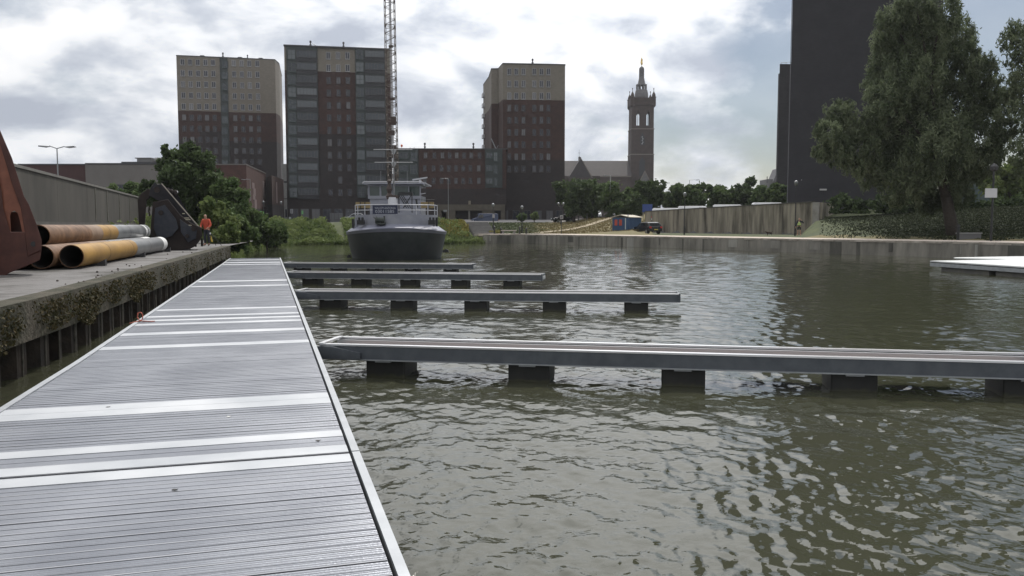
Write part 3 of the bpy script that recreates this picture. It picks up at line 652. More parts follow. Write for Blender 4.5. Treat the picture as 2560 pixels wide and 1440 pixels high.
# small litter on the deck
for px, py, cdx, lab, cat_ in [(572, 1042, (0.75, 0.75, 0.72), 'tiny white scrap on the deck beyond the wide bright plate', 'litter'), (270, 1018, (0.18, 0.18, 0.19), 'tiny grey leaf on the wide bright plate', 'leaf'), (437, 1225, (0.05, 0.05, 0.05), 'tiny dark crumb on the nearest planks', 'litter'), (795, 1102, (0.1, 0.1, 0.1), 'short dark twig near the right jetty edge', 'twig')]:
    p = P(px, py, ZD + 0.004); mb = MB().slab([p + Vector(v) for v in ((-.018, -.006, 0), (.006, -.012, 0), (.02, .004, 0.004), (.004, .012, 0), (-.012, .008, .002))], (0, 0, 0.004))
    tag(mb.build('leaf' if cat_ == 'leaf' else ('twig' if cat_ == 'twig' else 'paper_scrap'), mat('scrap_%d' % px, cdx, rough=0.8)), lab, cat_)

# ------------------------------------------------------------------ finger pontoons
def finger(p0, p1, q0, q1, floats, label, full):
    """p0,p1 near edge start/end; q0,q1 far edge start/end (all at deck height)"""
    o = Vector(p0); t = thing('finger_pontoon', label, 'pontoon', (o.x, o.y, 0), 'finger pontoons off the jetty')
    n_ = (Vector(p1) - Vector(p0)).normalized(); m_ = (Vector(q0) - Vector(p0)); m_ = (m_ - n_ * m_.dot(n_)); wd = 0.78; m_.normalize()
    L = (Vector(p1) - Vector(p0)).length
    T = lambda v: Vector((o.x, o.y, 0)) + n_ * v.x + m_ * v.y + Vector((0, 0, v.z))
    h = 0.20; z1 = ZD - 0.005
    for y0, nm in ((0.0, 'side_beam'), (wd - 0.06, 'side_beam')):
        b = MB(); b.box(0.0, y0, z1 - h, L, y0 + 0.05, z1, 0, T); b.box(0.0, y0 - 0.03, z1 - h - 0.006, L, y0 + 0.08, z1 - h + 0.008, 1, T)
        b.box(0.0, y0 - 0.015, z1, L, y0 + 0.07, z1 + 0.012, 2, T); b.box(0.0, y0 - 0.012, z1 - 0.012, L, y0 - 0.002, z1 - 0.002, 2, T)
        b.build(nm, [galvd, galv, bright], t)
    b = MB(); b.box(0, 0.07, z1 - 0.13, L - .05, 0.16, z1 - 0.06, 0, T); b.box(0, 0.2, z1 - 0.15, L - .05, wd - 0.1, z1 - 0.10, 0, T); b.build('timber_infill', wood, t)
    b = MB(); b.box(0.0, 0.085, z1 - 0.11, L, 0.10, z1 - 0.045, 0, T); b.box(0, wd - 0.14, z1 - 0.09, L, wd - 0.11, z1 - 0.02, 0, T); b.build('inner_rail', bright, t)
    b = MB(); b.box(L, -0.02, z1 - h, L + 0.04, wd + 0.03, z1 + 0.012, 0, T)
    if full: b.box(L + 0.04, 0.1, z1 - 0.16, L + 0.06, wd - .1, z1 - 0.06, 1, T)
    b.build('end_plate', [galvd, bright], t)
    b = MB(); b.slab([T(Vector(v)) for v in ((-0.03, -0.06, z1 - 0.19), (0.6, -0.06, z1 - 0.19), (0.6, -0.06, z1 - 0.10), (0.2, -0.06, z1 - 0.02), (-0.03, -0.06, z1 - 0.02))], m_ * 0.05, 0)
    b.box(0.0, -0.05, z1 + 0.014, 0.07, wd * 0.9, z1 + 0.03, 1, T)
    b.build('corner_bracket', [galvd, bright], t)
    for px0, px1 in floats:
        # where the float's sides meet the near face, along the finger
        def along(px):
            a = ray(px, 700); pp = T(Vector((0, 0.08, 0)))
            return (pp.x * a.y - pp.y * a.x) / (n_.y * a.x - n_.x * a.y)
        x0 = along(px0); x1 = x0 + 0.56
        b = MB(); b.box(x0, 0.08, -0.3, x1, wd - 0.08, z1 - h - 0.004, 0, T); fo = b.build('float', blackpl, t, bevel=0.02)
        b = MB(); b.box(x0 + 0.16, 0.0, z1 - h - 0.03, x0 + 0.38, 0.075, z1 - h - 0.012, 0, T); b.build('mounting_plate', galv, t)
    return t
finger(P(800, 860, ZD), P(2640, 907.5, ZD), P(780, 833, ZD), P(2560, 877, ZD), [(912, 1055), (1270, 1395), (1657, 1770), (2085, 2208), (2521, 2640)], 'nearest finger pontoon, longest and running out of view on the right', True)
finger(P(740, 727.5, ZD), P(1697, 735, ZD), P(735, 722, ZD), P(1697, 729, ZD), [(797, 875), (975, 1050), (1160, 1232), (1357, 1423), (1563, 1625)], 'second finger pontoon out, with its right end open on the water', True)
finger(P(718, 680.5, ZD), P(1353, 686.5, ZD), P(712, 676.5, ZD), P(1353, 682, ZD), [(755, 810), (877, 929), (1000, 1050), (1127, 1176), (1258, 1306)], 'third finger pontoon between the second and the one by the ship', True)
finger(P(709, 657.5, ZD), P(1180, 660.5, ZD), P(706, 655, ZD), P(1180, 658, ZD), [(735, 777), (826, 867), (917, 957), (1012, 1050), (1108, 1145)], 'farthest and shortest looking finger pontoon right under the bow', True)
# pontoon on the right
rpn = thing('moored_pontoon', 'pale flat pontoon deck moored by the far quay on the right', 'pontoon', P(2400, 655, 0))
A = [P(2325, 651.8, ZD), P(2800, 682, ZD), P(2900, 668, ZD), P(2900, 640.5, ZD), P(2540, 640.5, ZD), P(2384, 643.5, ZD), P(2390, 645, ZD), P(2520, 648.0, ZD), P(2490, 649.0, ZD)]
pad = mat('pale_deck', (0.5, 0.52, 0.53), (0.58, 0.6, 0.6), 2, 0.6, 0.1)
MB().prism([Vector((p.x, p.y)) for p in A], ZD - 0.05, ZD).build('deck', pad, rpn)
B_ = [Vector((p.x, p.y)) for p in A]; cen = sum(B_, Vector((0, 0))) / len(B_)
a, b = A[0], A[1]; dd = (b - a).normalized(); nr = Vector((-dd.y, dd.x, 0)); nr = nr if nr.y > 0 else -nr
T = lambda v: Vector((a.x, a.y, 0)) + dd * v.x + nr * v.y + Vector((0, 0, v.z))
MB().box(0, 0.0, ZD - 0.25, 14, 0.08, ZD - 0.09, 0, T).build('side_beam', galv, rpn)
MB().box(0, 0.03, ZD - 0.09, 14, 0.3, ZD - 0.052, 0, T).build('rubber_fender', blackm, rpn)
for k in range(4): MB().box(0.6 + k * 3.4, 0.15, -0.3, 3.6 + k * 3.4, 1.6, ZD - 0.26, 0, T).build('float', mat('grey_float', (0.1, 0.1, 0.095), (0.15, 0.145, 0.13), 2, 0.8), rpn)

# ------------------------------------------------------------------ steel pipes
def pipe_bands():
    return [mat('pipe_rust', (0.085, 0.043, 0.022), (0.185, 0.095, 0.042), 2.5, 0.75, rough2=0.6), mat('pipe_ochre', (0.23, 0.125, 0.022), (0.35, 0.195, 0.035), 1.5, 0.6),
            mat('pipe_grey', (0.14, 0.145, 0.15), (0.24, 0.245, 0.25), 1.5, 0.35, 0.2), mat('pipe_white', (0.7, 0.71, 0.7), rough=0.45), mat('pipe_inside', (0.012, 0.01, 0.009), rough=0.9),
            mat('pipe_brown', (0.17, 0.11, 0.07), (0.24, 0.17, 0.12), 1.5, 0.7)]
PB = pipe_bands()
def pipe(a, b, r, segs, label):
    """segs: list of (fraction end, material index)"""
    a = Vector(a); b = Vector(b); t = thing('steel_pipe', label, 'pipe', (a.x, a.y, 1.05), 'steel pipes stacked on the quay')
    d_ = (b - a); L = d_.length; d_ = d_.normalized(); u = d_.orthogonal().normalized(); w_ = d_.cross(u); n = 28; m = MB(); white_ = MB()
    def ring(s, rr): return [a + d_ * s + (u * math.cos(2 * math.pi * i / n) + w_ * math.sin(2 * math.pi * i / n)) * rr for i in range(n)]
    s0 = 0.0
    for fr, mi in segs:
        s1 = L * fr
        if mi == 3: white_.add(ring(s0, r + 0.004) + ring(s1, r + 0.004), [(i, (i + 1) % n, n + (i + 1) % n, n + i) for i in range(n)])
        m.add(ring(s0, r) + ring(s1, r), [(i, (i + 1) % n, n + (i + 1) % n, n + i) for i in range(n)], 2 if mi == 3 else mi)
        s0 = s1
    m.add(ring(0, r - .02) + ring(L, r - .02), [(n + i, n + (i + 1) % n, (i + 1) % n, i) for i in range(n)], 4)
    for s in (0, L): m.add(ring(s, r) + ring(s, r - .02), [(i, (i + 1) % n, n + (i + 1) % n, n + i) for i in range(n)], 0)
    m.add(ring(L * 0.5, r - .02), [tuple(range(n))], 4)
    m.build('pipe_wall', PB, t, smooth=True)
    ws = MB()
    for fr_ in (0.22, 0.47, 0.71): ws.add([Vector(v) for v in ring(L * fr_, r + .002)] + ring(L * fr_ + .008, r + .006) + ring(L * fr_ + .016, r + .002), [(k * n + i, k * n + (i + 1) % n, (k + 1) * n + (i + 1) % n, (k + 1) * n + i) for k in (0, 1) for i in range(n)])
    ws.build('weld_seam', mat('weld_dark', (.06, .045, .035), rough=.7), t)
    if white_.f: white_.build('end_band', PB[3], t, smooth=True)
    return t
rp_ = 0.275
def gp(px, py): q = P(px, py, 1.05); return q + Vector((0, 0, rp_ + 0.03))
n0 = gp(180, 673); f0 = gp(401, 629); dpi = (f0 - n0).normalized(); lat = Vector((-dpi.y, dpi.x, 0)).normalized()
S1 = [(0.42, 1), (0.95, 2), (1.0, 3)]
pipe(n0, f0, rp_, [(0.40, 1), (0.52, 1), (0.93, 2), (1.0, 3)], 'front yellow pipe lying nearest the quay edge with a white band')
pipe(n0 + lat * 0.57 + dpi * -0.3, f0 + lat * 0.57 + dpi * 0.4, rp_, [(0.3, 0), (0.45, 5), (0.9, 2), (1.0, 3)], 'rusty orange pipe just behind the front yellow one')
pipe(n0 + lat * 1.14 + dpi * -0.2, f0 + lat * 1.14 + dpi * -0.6, rp_, [(0.5, 0), (0.93, 2), (1.0, 3)], 'third pipe of the bottom layer, mostly hidden and dark')
pipe(n0 + lat * 1.71 + dpi * -0.2, f0 + lat * 1.71 + dpi * -1.2, rp_, [(0.5, 0), (0.93, 2), (1.0, 3)], 'fourth and rearmost pipe of the bottom layer')
up = Vector((0, 0, rp_ * 1.74)); 
u0 = n0 + lat * 0.86 + up + dpi * 0.6; u1 = f0 + lat * 0.86 + up + dpi * -0.6
pipe(u0, u1 + dpi * 2.2, rp_, [(0.30, 0), (0.40, 5), (0.56, 1), (0.93, 2), (0.96, 3), (0.975, 2), (1.0, 3)], 'front pipe of the upper layer, rust then yellow then grey with two white bands')
pipe(u0 + lat * 0.57, u1 + lat * 0.57 + dpi * 0.9, rp_, [(0.35, 0), (0.95, 2), (1.0, 3)], 'middle pipe of the upper layer with a grey top')
pipe(u0 + lat * 1.14, u1 + lat * 1.14 + dpi * -0.4, rp_, [(0.35, 0), (0.93, 2), (1.0, 3)], 'rear pipe of the upper layer beside the grey wall')
for s, lab in ((0.12, 'dark timber bearer under the near end of the pipes'), (0.55, 'dark timber bearer under the middle of the pipes'), (0.975, 'dark timber bearer with wedge under the white banded pipe end')):
    c = n0.lerp(f0, s) - Vector((0, 0, rp_ + 0.03)); T = lambda v: c + dpi * v.y + lat * v.x + Vector((0, 0, v.z)); b = MB()
    b.box(-0.42, -0.1, 0.002, 2.2, 0.1, 0.045, 0, T); b.slab([T(Vector(v)) for v in ((-.42, -.1, .05), (-.2, -.1, .05), (-.42, -.1, .17))], dpi * 0.2)
    tag(b.build('timber_bearer', steeld), lab, 'timber')
# stones on the quay deck
sm_ = mat('stones', (0.05, 0.045, 0.04), (0.12, 0.1, 0.09), 5, 0.9)
for i in range(26):
    px = random.uniform(150, 520); yb = 735 - (px - 150) * 0.27; p = P(px - random.uniform(0, 40), yb - random.uniform(4, 24), 1.052); r_ = random.uniform(0.012, 0.035)
    b = MB(); pr = [(r_ * .6, 0), (r_, r_ * .5), (r_ * .7, r_ * 1.1), (r_ * .15, r_ * 1.35)]; b.lathe(p, pr, 6, rot=random.random())
    tag(b.build('stone', sm_), 'small dark stone lying on the quay deck beside the pipes', 'stone', 'loose stones on the quay')

# ------------------------------------------------------------------ rust red frame (left edge)
rr1 = mat('red_oxide_steel', (0.05, 0.015, 0.011), (0.085, 0.028, 0.019), 3, 0.6, rough2=0.5); rr2 = mat('worn_orange_steel', (0.17, 0.06, 0.037), (0.24, 0.092, 0.056), 4, 0.6)
YF = 17.6
dF = ray(40, 560); dF = Vector((dF.x, dF.y, 0)) / dF.y
fr = thing('steel_gantry', 'tall rust red steel leg with an arched slot at the left edge of the quay', 'gantry', (Q(20, 690, YF).x, YF, 1.05))
qq = lambda pts, Y: [Q(x, y, Y) for x, y in pts]
MB().slab(qq([(-90, 100), (0, 325), (30, 395), (60, 490), (72, 510), (92, 562), (104, 600), (104, 625), (70, 640), (62, 580), (52, 520), (30, 460), (14, 405), (-20, 300), (-110, 100)], YF), dF * 0.25).build('outer_flange', rr1, fr, bevel=0.01)
MB().slab(qq([(-110, 110), (-20, 300), (14, 405), (30, 460), (52, 520), (62, 580), (56, 582), (49, 548), (44, 532), (36, 527), (28, 530), (25, 540), (28, 580), (22, 575), (8, 520), (4, 480), (-4, 440), (-110, 300)], YF + 0.06), dF * 0.08).build('web_plate', rr2, fr)
MB().slab(qq([(-110, 300), (-4, 440), (4, 480), (8, 520), (26, 580), (62, 580), (70, 640), (104, 625), (100, 650), (60, 668), (24, 682), (0, 700), (-110, 730)], YF + 0.02), dF * 0.5).build('foot', rr1, fr, bevel=0.015)
MB().slab(qq([(25, 530), (52, 530), (62, 580), (62, 640), (20, 640)], YF + 0.35), dF * 0.4).build('hinge_block', mat('dark_red_steel', (0.035, 0.018, 0.015), (0.06, 0.025, 0.02), 4, 0.7), fr)
pv = Q(84, 610, YF - 0.015); MB().tube(pv, pv + dF * 0.05, 0.055, n=20).build('pivot_pin', blackm, fr, smooth=False)

# ------------------------------------------------------------------ black grab
dF = ray(440, 560); dF = Vector((dF.x, dF.y, 0)) / dF.y; YG = 35.5; gs = mat('blue_black_steel', (0.008, 0.009, 0.014), (0.02, 0.018, 0.022), 3, 0.75); gs2 = mat('brown_black_steel', (0.012, 0.008, 0.008), (0.026, 0.018, 0.016), 3, 0.85)
gs3 = mat('oily_blue_steel', (0.014, 0.018, 0.03), (0.03, 0.034, 0.045), 5, 0.6)
gb = thing('crane_grab', 'large black clamshell grab standing on the quay behind the pipes', 'grab', (Q(430, 625, YG).x, YG, 1.05))
g_ = lambda pts, Y=YG: [Q(x, y, Y) for x, y in pts]
MB().slab(g_([(383, 462), (388, 455), (394, 462), (403, 460), (494, 566), (484, 590), (470, 565), (437, 520), (400, 505), (372, 488), (376, 470)]), dF * 0.6).build('arm', gs, gb, bevel=0.02)
MB().slab(g_([(382, 505), (420, 498), (452, 538), (478, 558), (503, 568), (506, 588), (497, 606), (484, 618), (470, 624), (430, 627), (382, 626), (374, 600), (378, 550)], YG - 0.3), dF * 1.3).build('bucket_shell', gs2, gb, bevel=0.03)
MB().slab(g_([(344, 500), (352, 484), (372, 470), (384, 486), (366, 500), (362, 560), (366, 612), (349, 600)], YG + 0.2), dF * 0.5).build('tine', gs2, gb, bevel=0.02)
MB().slab(g_([(408, 466), (430, 470), (446, 490), (470, 530), (455, 530), (420, 485)], YG + 0.7), dF * 0.3).build('rear_plate', gs, gb)
MB().slab(g_([(388, 520), (412, 512), (440, 548), (446, 570), (430, 590), (396, 600), (384, 570)], YG - 0.42), dF * 0.12).build('side_plate', gs3, gb, bevel=0.01)
MB().slab(g_([(450, 548), (470, 562), (492, 576), (490, 596), (470, 606), (452, 580)], YG - 0.4), dF * 0.1).build('side_plate', gs3, gb, bevel=0.01)
for cx_, cy_2, rr_ in ((402, 532, .1), (468, 590, .08), (392, 474, .12), (484, 572, .1)): pp = Q(cx_, cy_2, YG - .5); MB().tube(pp, pp + dF * .3, rr_, n=14).build('pivot_pin', gs2, gb)
MB().tube(Q(404, 459, YG - .05), Q(496, 566, YG - .05), 0.022).build('tie_rod', mat('worn_steel', (0.22, 0.2, 0.17), rough=0.5, metal=.4), gb)
b = MB(); 
for x, y, l_ in ((460, 544, 12), (463, 548, 12), (471, 562, 7), (455, 533, 6)): b.slab(g_([(x, y), (x + l_, y), (x + l_ + 1, y + 2), (x + 1, y + 2)], YG - .34), (0, .02, 0))
b.build('marking', mat('pale_marking', (0.4, 0.37, 0.28), rough=0.6), gb)
MB().lathe(Q(442, 482, YG + 0.5), [(0.02, -.03), (0.05, 0.0), (0.06, 0.05), (0.02, 0.09)], 10).build('lamp', white, gb)
b = MB()
for i in range(7): p = Q(384 + i * 9, 470 + i * 2, YG + .3); b.lathe(p, [(0.05, -.12), (0.1, -.03), (0.09, .06), (0.04, .12)], 8)
b.build('shackle', gs2, gb)
for px, py0, py1 in ((489, 598, 617), (372, 590, 628), (505, 596, 616)):
    b = MB(); b.tube(Q(px, py0, YG + .5), Q(px, py1, YG + .5), 0.05); b.build('prop', gs2, gb)

# ------------------------------------------------------------------ grey wall on the left and buildings behind
lw = thing('concrete_wall', 'long grey stained concrete wall rising behind the pipes on the left', 'wall', (-20, 40, 1))
A0 = Q(45, 425, 28.6); A1 = Q(345, 497, 60); dd = (A1 - A0).normalized(); A_ = A0 - dd * 14; cw = mat('grey_stained_wall', (0.026, 0.024, 0.02), (0.072, 0.066, 0.056), 0.5, 0.9, bump=0.3, stretch=(1, 1, 0.4), lo=0.3, hi=0.72, detail=10)
nr = Vector((-dd.y, dd.x, 0)); tot = (A1 - A_).length; k = 7; ztop = 4.03
for i in range(k):
    a = A_ + dd * (tot * i / k + .01); b = A_ + dd * (tot * (i + 1) / k - .01)
    MB().slab([(a.x, a.y, 0.9), (b.x, b.y, 0.9), (b.x, b.y, ztop), (a.x, a.y, ztop)], nr * 0.35).build('wall_panel', cw, lw)
a, b = A_ - nr * 0.04, A1 - nr * 0.04
MB().slab([(a.x, a.y, ztop), (b.x, b.y, ztop), (b.x, b.y, ztop + .1), (a.x, a.y, ztop + .1)], nr * 0.43).build('coping', mat('wall_coping', (0.13, 0.125, 0.115), (0.17, 0.165, 0.15), 2, .85), lw)
a, b = A_ - nr * 0.5, A1 - nr * 0.5
MB().slab([(a.x, a.y, 0.9), (b.x, b.y, 0.9), (b.x, b.y, 2.22), (a.x, a.y, 2.22)], nr * 0.49).build('plinth', mat('wall_plinth', (0.06, 0.058, 0.05), (0.1, 0.095, 0.085), 2, .9), lw)
b = MB()
for f_ in (0.62, 0.70, 0.80, 0.9):
    p = A_ + dd * tot * f_ - nr * 0.03; T = lambda v: p + dd * v.x + nr * v.y + Vector((0, 0, v.z - p.z)); b.box(-.06, 0, 2.3, .06, .05, 3.98, 0, T)
b.build('drip_stain', mat('lime_streak', (0.15, 0.145, 0.12), (0.09, .087, .07), 3, .9), lw)
# land behind the wall
gl = MB(); a = A_ + nr * 0.3; b_ = A1 + nr * 0.3
gl.add([(a.x, a.y, 2.4), (b_.x, b_.y, 2.4), (-34, 75, 2.35), (-120, 75, 2.35), (-120, 10, 2.4)], [(0, 1, 2, 3, 4)]); tag(gl.build('yard', asphalt), kind='structure')
gl = MB().add([(A_.x, A_.y, 1.045), (A1.x, A1.y, 1.045), (-18, 59, 1.0), (-14.6, 43.6, 1.045), (-9, 20, 1.03), (-2, -8, 1.03), (-12, -8, 1.03)], [(0, 6, 5, 4, 3, 2, 1)]); 
tag(gl.build('quay_ground', qcon), kind='structure')

# ------------------------------------------------------------------ buildings
class Fac:
    """a vertical facade between two ground points; reads positions on it"""
    def __init__(s, A, B):
        s.A = Vector((A[0], A[1])); s.B = Vector((B[0], B[1])); s.L = (s.B - s.A).length; s.d = (s.B - s.A) / s.L
        s.n = Vector((s.d.y, -s.d.x)); s.ang = math.atan2(s.d.y, s.d.x)
    def at(s, px, py):
        r = ray(px, py); a = Vector((r.x, r.y)); u = (s.A.x * a.y - s.A.y * a.x) / (s.d.y * a.x - s.d.x * a.y)
        k = (s.A + s.d * u).length / a.length; return u, EYE + r.z * k
    def T(s, z0=0.0): return lambda v: Vector((s.A.x + s.d.x * v.x + s.n.x * -v.y, s.A.y + s.d.y * v.x + s.n.y * -v.y, v.z + z0))
def bands(mb, poly, zs, mis, top):
    for i in range(len(mis)): mb.prism(poly, zs[i], zs[i + 1], mis[i], cap=False)
    n = len(poly); mb.add([(p[0], p[1], zs[-1]) for p in poly], [tuple(range(n))], top)
_wc = {}
def window_mesh(w_, h, fr=0.1, mull=1, gm=None, fm=None, rows=1):
    key = (round(w_, 2), round(h, 2), mull, gm.name, fm.name, rows)
    if key in _wc: return _wc[key]
    b = MB(); y = -0.05
    b.box(-w_ / 2, y, -h / 2, -w_ / 2 + fr, 0.03, h / 2); b.box(w_ / 2 - fr, y, -h / 2, w_ / 2, 0.03, h / 2)
    b.box(-w_ / 2 + fr, y, -h / 2, w_ / 2 - fr, 0.03, -h / 2 + fr); b.box(-w_ / 2 + fr, y, h / 2 - fr, w_ / 2 - fr, 0.03, h / 2)
    for k in range(1, mull + 1):
        x = -w_ / 2 + w_ * k / (mull + 1); b.box(x - fr * .45, y + .004, -h / 2 + fr, x + fr * .45, 0.03, h / 2 - fr)
    for k in range(1, rows):
        z = -h / 2 + h * k / rows; b.box(-w_ / 2 + fr, y + .006, z - fr * .4, w_ / 2 - fr, .03, z + fr * .4)
    b.box(-w_ / 2 - .05, y - .05, -h / 2 - .08, w_ / 2 + .05, 0.03, -h / 2 - .002)
    me = bpy.data.meshes.new('window'); me.from_pydata(b.v, [], b.f); me.materials.append(fm)
    b = MB(); b.box(-w_ / 2 + fr, -0.01, -h / 2 + fr, w_ / 2 - fr, 0.028, h / 2 - fr); mp_ = bpy.data.meshes.new('pane'); mp_.from_pydata(b.v, [], b.f); mp_.materials.append(gm)
    _wc[key] = (me, mp_); return me, mp_
def put_window(fac, parent, u, z, w_, h, name='window', mull=1, gm=None, fm=None, rows=1):
    me, mp_ = window_mesh(w_, h, 0.1 if w_ < 3 else 0.09, mull, gm or glass, fm or whitef, rows)
    o = bpy.data.objects.new(name, me); COL.objects.link(o); o.parent = parent
    p = fac.A + fac.d * u + fac.n * 0.03
    o.location = Vector((p.x, p.y, z)) - parent.location; o.rotation_euler = (0, 0, fac.ang)
    g_l = bpy.data.objects.new('pane', mp_); COL.objects.link(g_l); g_l.parent = o; return o
dframe = mat('window_frame_dark', (0.05, 0.05, 0.055), rough=0.5); gframe = mat('window_frame_green', (0.035, 0.055, 0.05), rough=0.5); bframe = mat('window_frame_brown', (0.055, 0.045, 0.043), rough=0.6)
def vent(parent, p, h, name='roof_vent'):
    b = MB(); r = 0.28 * h / 1.7; b.lathe(p, [(r * .6, 0), (r * .6, h * .2), (r, h * .25), (r, h * .45), (r * .55, h * .5), (r * .55, h * .65), (r * .95, h * .7), (r * .95, h), (r * .3, h * 1.03)], 10)
    return b.build(name, mat('vent_metal', (0.09, 0.09, 0.095), rough=0.5), parent)
ZS = 2.3
# --- tower A (left)
fA = Fac(G(453, 222), G(696, 227.6))
bA = thing('apartment_tower', 'left apartment tower, cream top floors over red then dark brick', 'building', (fA.A.x, fA.A.y, ZS))
back = fA.n * -20
p4, p5 = G(706, 233), G(712, 252); poly = [fA.A, fA.B, p4, p5, fA.A - fA.n * 24]
zt = fA.at(453, 140)[1]; zc = fA.at(453, 276.5)[1]; zr_ = fA.at(560, 352)[1]; z3 = fA.at(560, 388)[1]
b = MB(); bands(b, poly, [ZS - 1, z3, zr_, zc, zt], [2, 2, 1, 0], 3); b.build('wall', [cream, redb, darkb, roofm], bA)
b = MB(); bands(b, [fA.A + fA.n * .06 - fA.d * .06, fA.B + fA.n * .06 + fA.d * .02, p4 + Vector((.06, -.03)), p5 + Vector((.06, 0)), fA.A - fA.n * 24 - fA.d * .06], [zt - .02, zt + 0.22], [0], 0); b.build('roof', [roofm], bA)
for (xa, xb, ya, yb) in ((500, 560, 352, 372), (640, 696, 352, 360), (453, 500, 345, 352)):   # ragged courses where the brick changes
    u0, _ = fA.at(xa, 360); u1, _ = fA.at(xb, 360); z0 = fA.at(xa, yb)[1]; z1 = fA.at(xa, ya)[1]
    if xa != 640: MB().box(u0, -0.02, z0 - .01, u1, 0.05, z1 + (2.6 if xa == 500 else 0), 0, fA.T()).build('brick_panel', darkb, bA)
gu0, _ = fA.at(553, 300); gu1, _ = fA.at(572, 300)
MB().box(gu0, -0.12, ZS, gu1, 0.05, zt - .05, 0, fA.T()).build('stairwell_panel', greenp, bA)
ys = [155 + 27.7 * k for k in range(10)]
for r_, y in enumerate(ys):
    for c, x in enumerate((456, 475, 494.5, 513.5, 532.5, 584.5, 604, 623, 643)):
        yy = y + (x - 456) * 0.022 * (1 - r_ / 11); xx = x + (r_ * 0.85 if x < 560 else r_ * .75); u, z = fA.at(xx, yy)
        put_window(fA, bA, u, z, 1.05, 1.55, fm=whitef if r_ < 5 else bframe)
    u, z = fA.at(562.5, y + 6)
    put_window(Fac(fA.A + fA.n * .12, fA.B + fA.n * .12), bA, u, z, (gu1 - gu0) * .8, 1.9, 'stairwell_window', gm=gglass, fm=gframe)
for px in (551, 613): q = fA.A + fA.d * fA.at(px, 145)[0]; vent(bA, (q.x, q.y - -2, zt + .2), 1.2 if px == 613 else 1.5)
for px in (501, 596, 648): q = fA.A + fA.d * fA.at(px, 145)[0]; MB().box(q.x - .5, q.y + 1, zt + .2, q.x + .5, q.y + 2, zt + .6).build('roof_hatch', roofm, bA)
# --- tower B
fB = Fac(G(719, 195), G(983, 199.5))
bB = thing('apartment_tower', 'middle apartment tower with green glazed bays either side of red brick', 'building', (fB.A.x, fB.A.y, ZS))
zt = fB.at(714, 115)[1]; poly = [fB.A, fB.B, fB.B - fB.n * 20, fB.A - fB.n * 20]
zc2 = fB.at(850, 180)[1]; zr2 = fB.at(850, 336)[1]
b = MB(); bands(b, poly, [ZS - 1, zr2, zc2, zt], [2, 1, 0], 3); b.build('wall', [cream, redb, darkb, roofm], bB)
b = MB(); bands(b, [fB.A + fB.n * .5 - fB.d * .1, fB.B + fB.n * .5 + fB.d * .1, fB.B - fB.n * 20, fB.A - fB.n * 20 - fB.d * .1], [zt - .03, zt + .25], [0], 0); b.build('roof', [roofm], bB)
zb0 = fB.at(750, 488)[1]
for xa, xb in ((716, 793), (887, 962)):
    u0, _ = fB.at(xa + 3, 300); u1, _ = fB.at(xb + 3, 300)
    MB().box(u0, -0.35, zb0, u1, 0.05, zt - .04, 0, fB.T()).build('bay_panel', greenp, bB)
    ff = Fac(fB.A + fB.n * .38, fB.B + fB.n * .38)
    for k in range(12):
        y = 134.5 + 31.3 * k; sh = 0.55 * k; ub0, z = fB.at((741 if xa == 716 else 912) + sh * .8, y); ub1, _ = fB.at((791 if xa == 716 else 960) + sh * .8, y)
        o = MB().box(ub0 - .15, -0.42, z - 1.75, ub1 + .15, -0.352, z - .82, 0, fB.T()).build('balcony_panel', darkp, bB)
        put_window(ff, bB, (ub0 + ub1) / 2, z, ub1 - ub0, 1.55, 'loggia_window', 5, gglass, dframe)
        ua, _ = fB.at((719 if xa == 716 else 889) + sh * .8, y); ue, _ = fB.at((739 if xa == 716 else 909) + sh * .8, y)
        put_window(ff, bB, (ua + ue) / 2 , z - .25, ue - ua, 2.2, 'bay_window', 1, gglass, gframe, rows=2)
for k in range(12):
    for x in (820.5, 845, 868.5):
        if k == 10 and x != 845: continue
        u, z = fB.at(x + .55 * k, 139 + 31.1 * k); put_window(fB, bB, u, z, 1.0, 1.6, fm=whitef if k < 2 else bframe)
for px in (773, 856): q = fB.A + fB.d * fB.at(px, 145)[0]; vent(bB, (q.x, q.y + 1.5, zt + .2), 1.5)
q = fB.A + fB.d * fB.at(779, 145)[0]; MB().tube((q.x, q.y + 1, zt + 1), (q.x + 1.4, q.y + 1, zt + .2), .07).build('roof_strut', stainpole, bB)
# ground floor of B: dark glazing strips
for k, x in enumerate((735, 762, 790, 818, 846, 874, 902, 930, 958)):
    u, z = fB.at(x, 536); put_window(fB, bB, u, z, 1.9, 2.6, 'shop_window', 1, glass, dframe)
MB().box(fB.at(825, 545)[0], -0.06, ZS, fB.at(858, 545)[0], 0.02, ZS + 2.6, 0, fB.T()).build('roller_door', mat('pale_door', (0.12, 0.125, 0.13), rough=.6), bB)
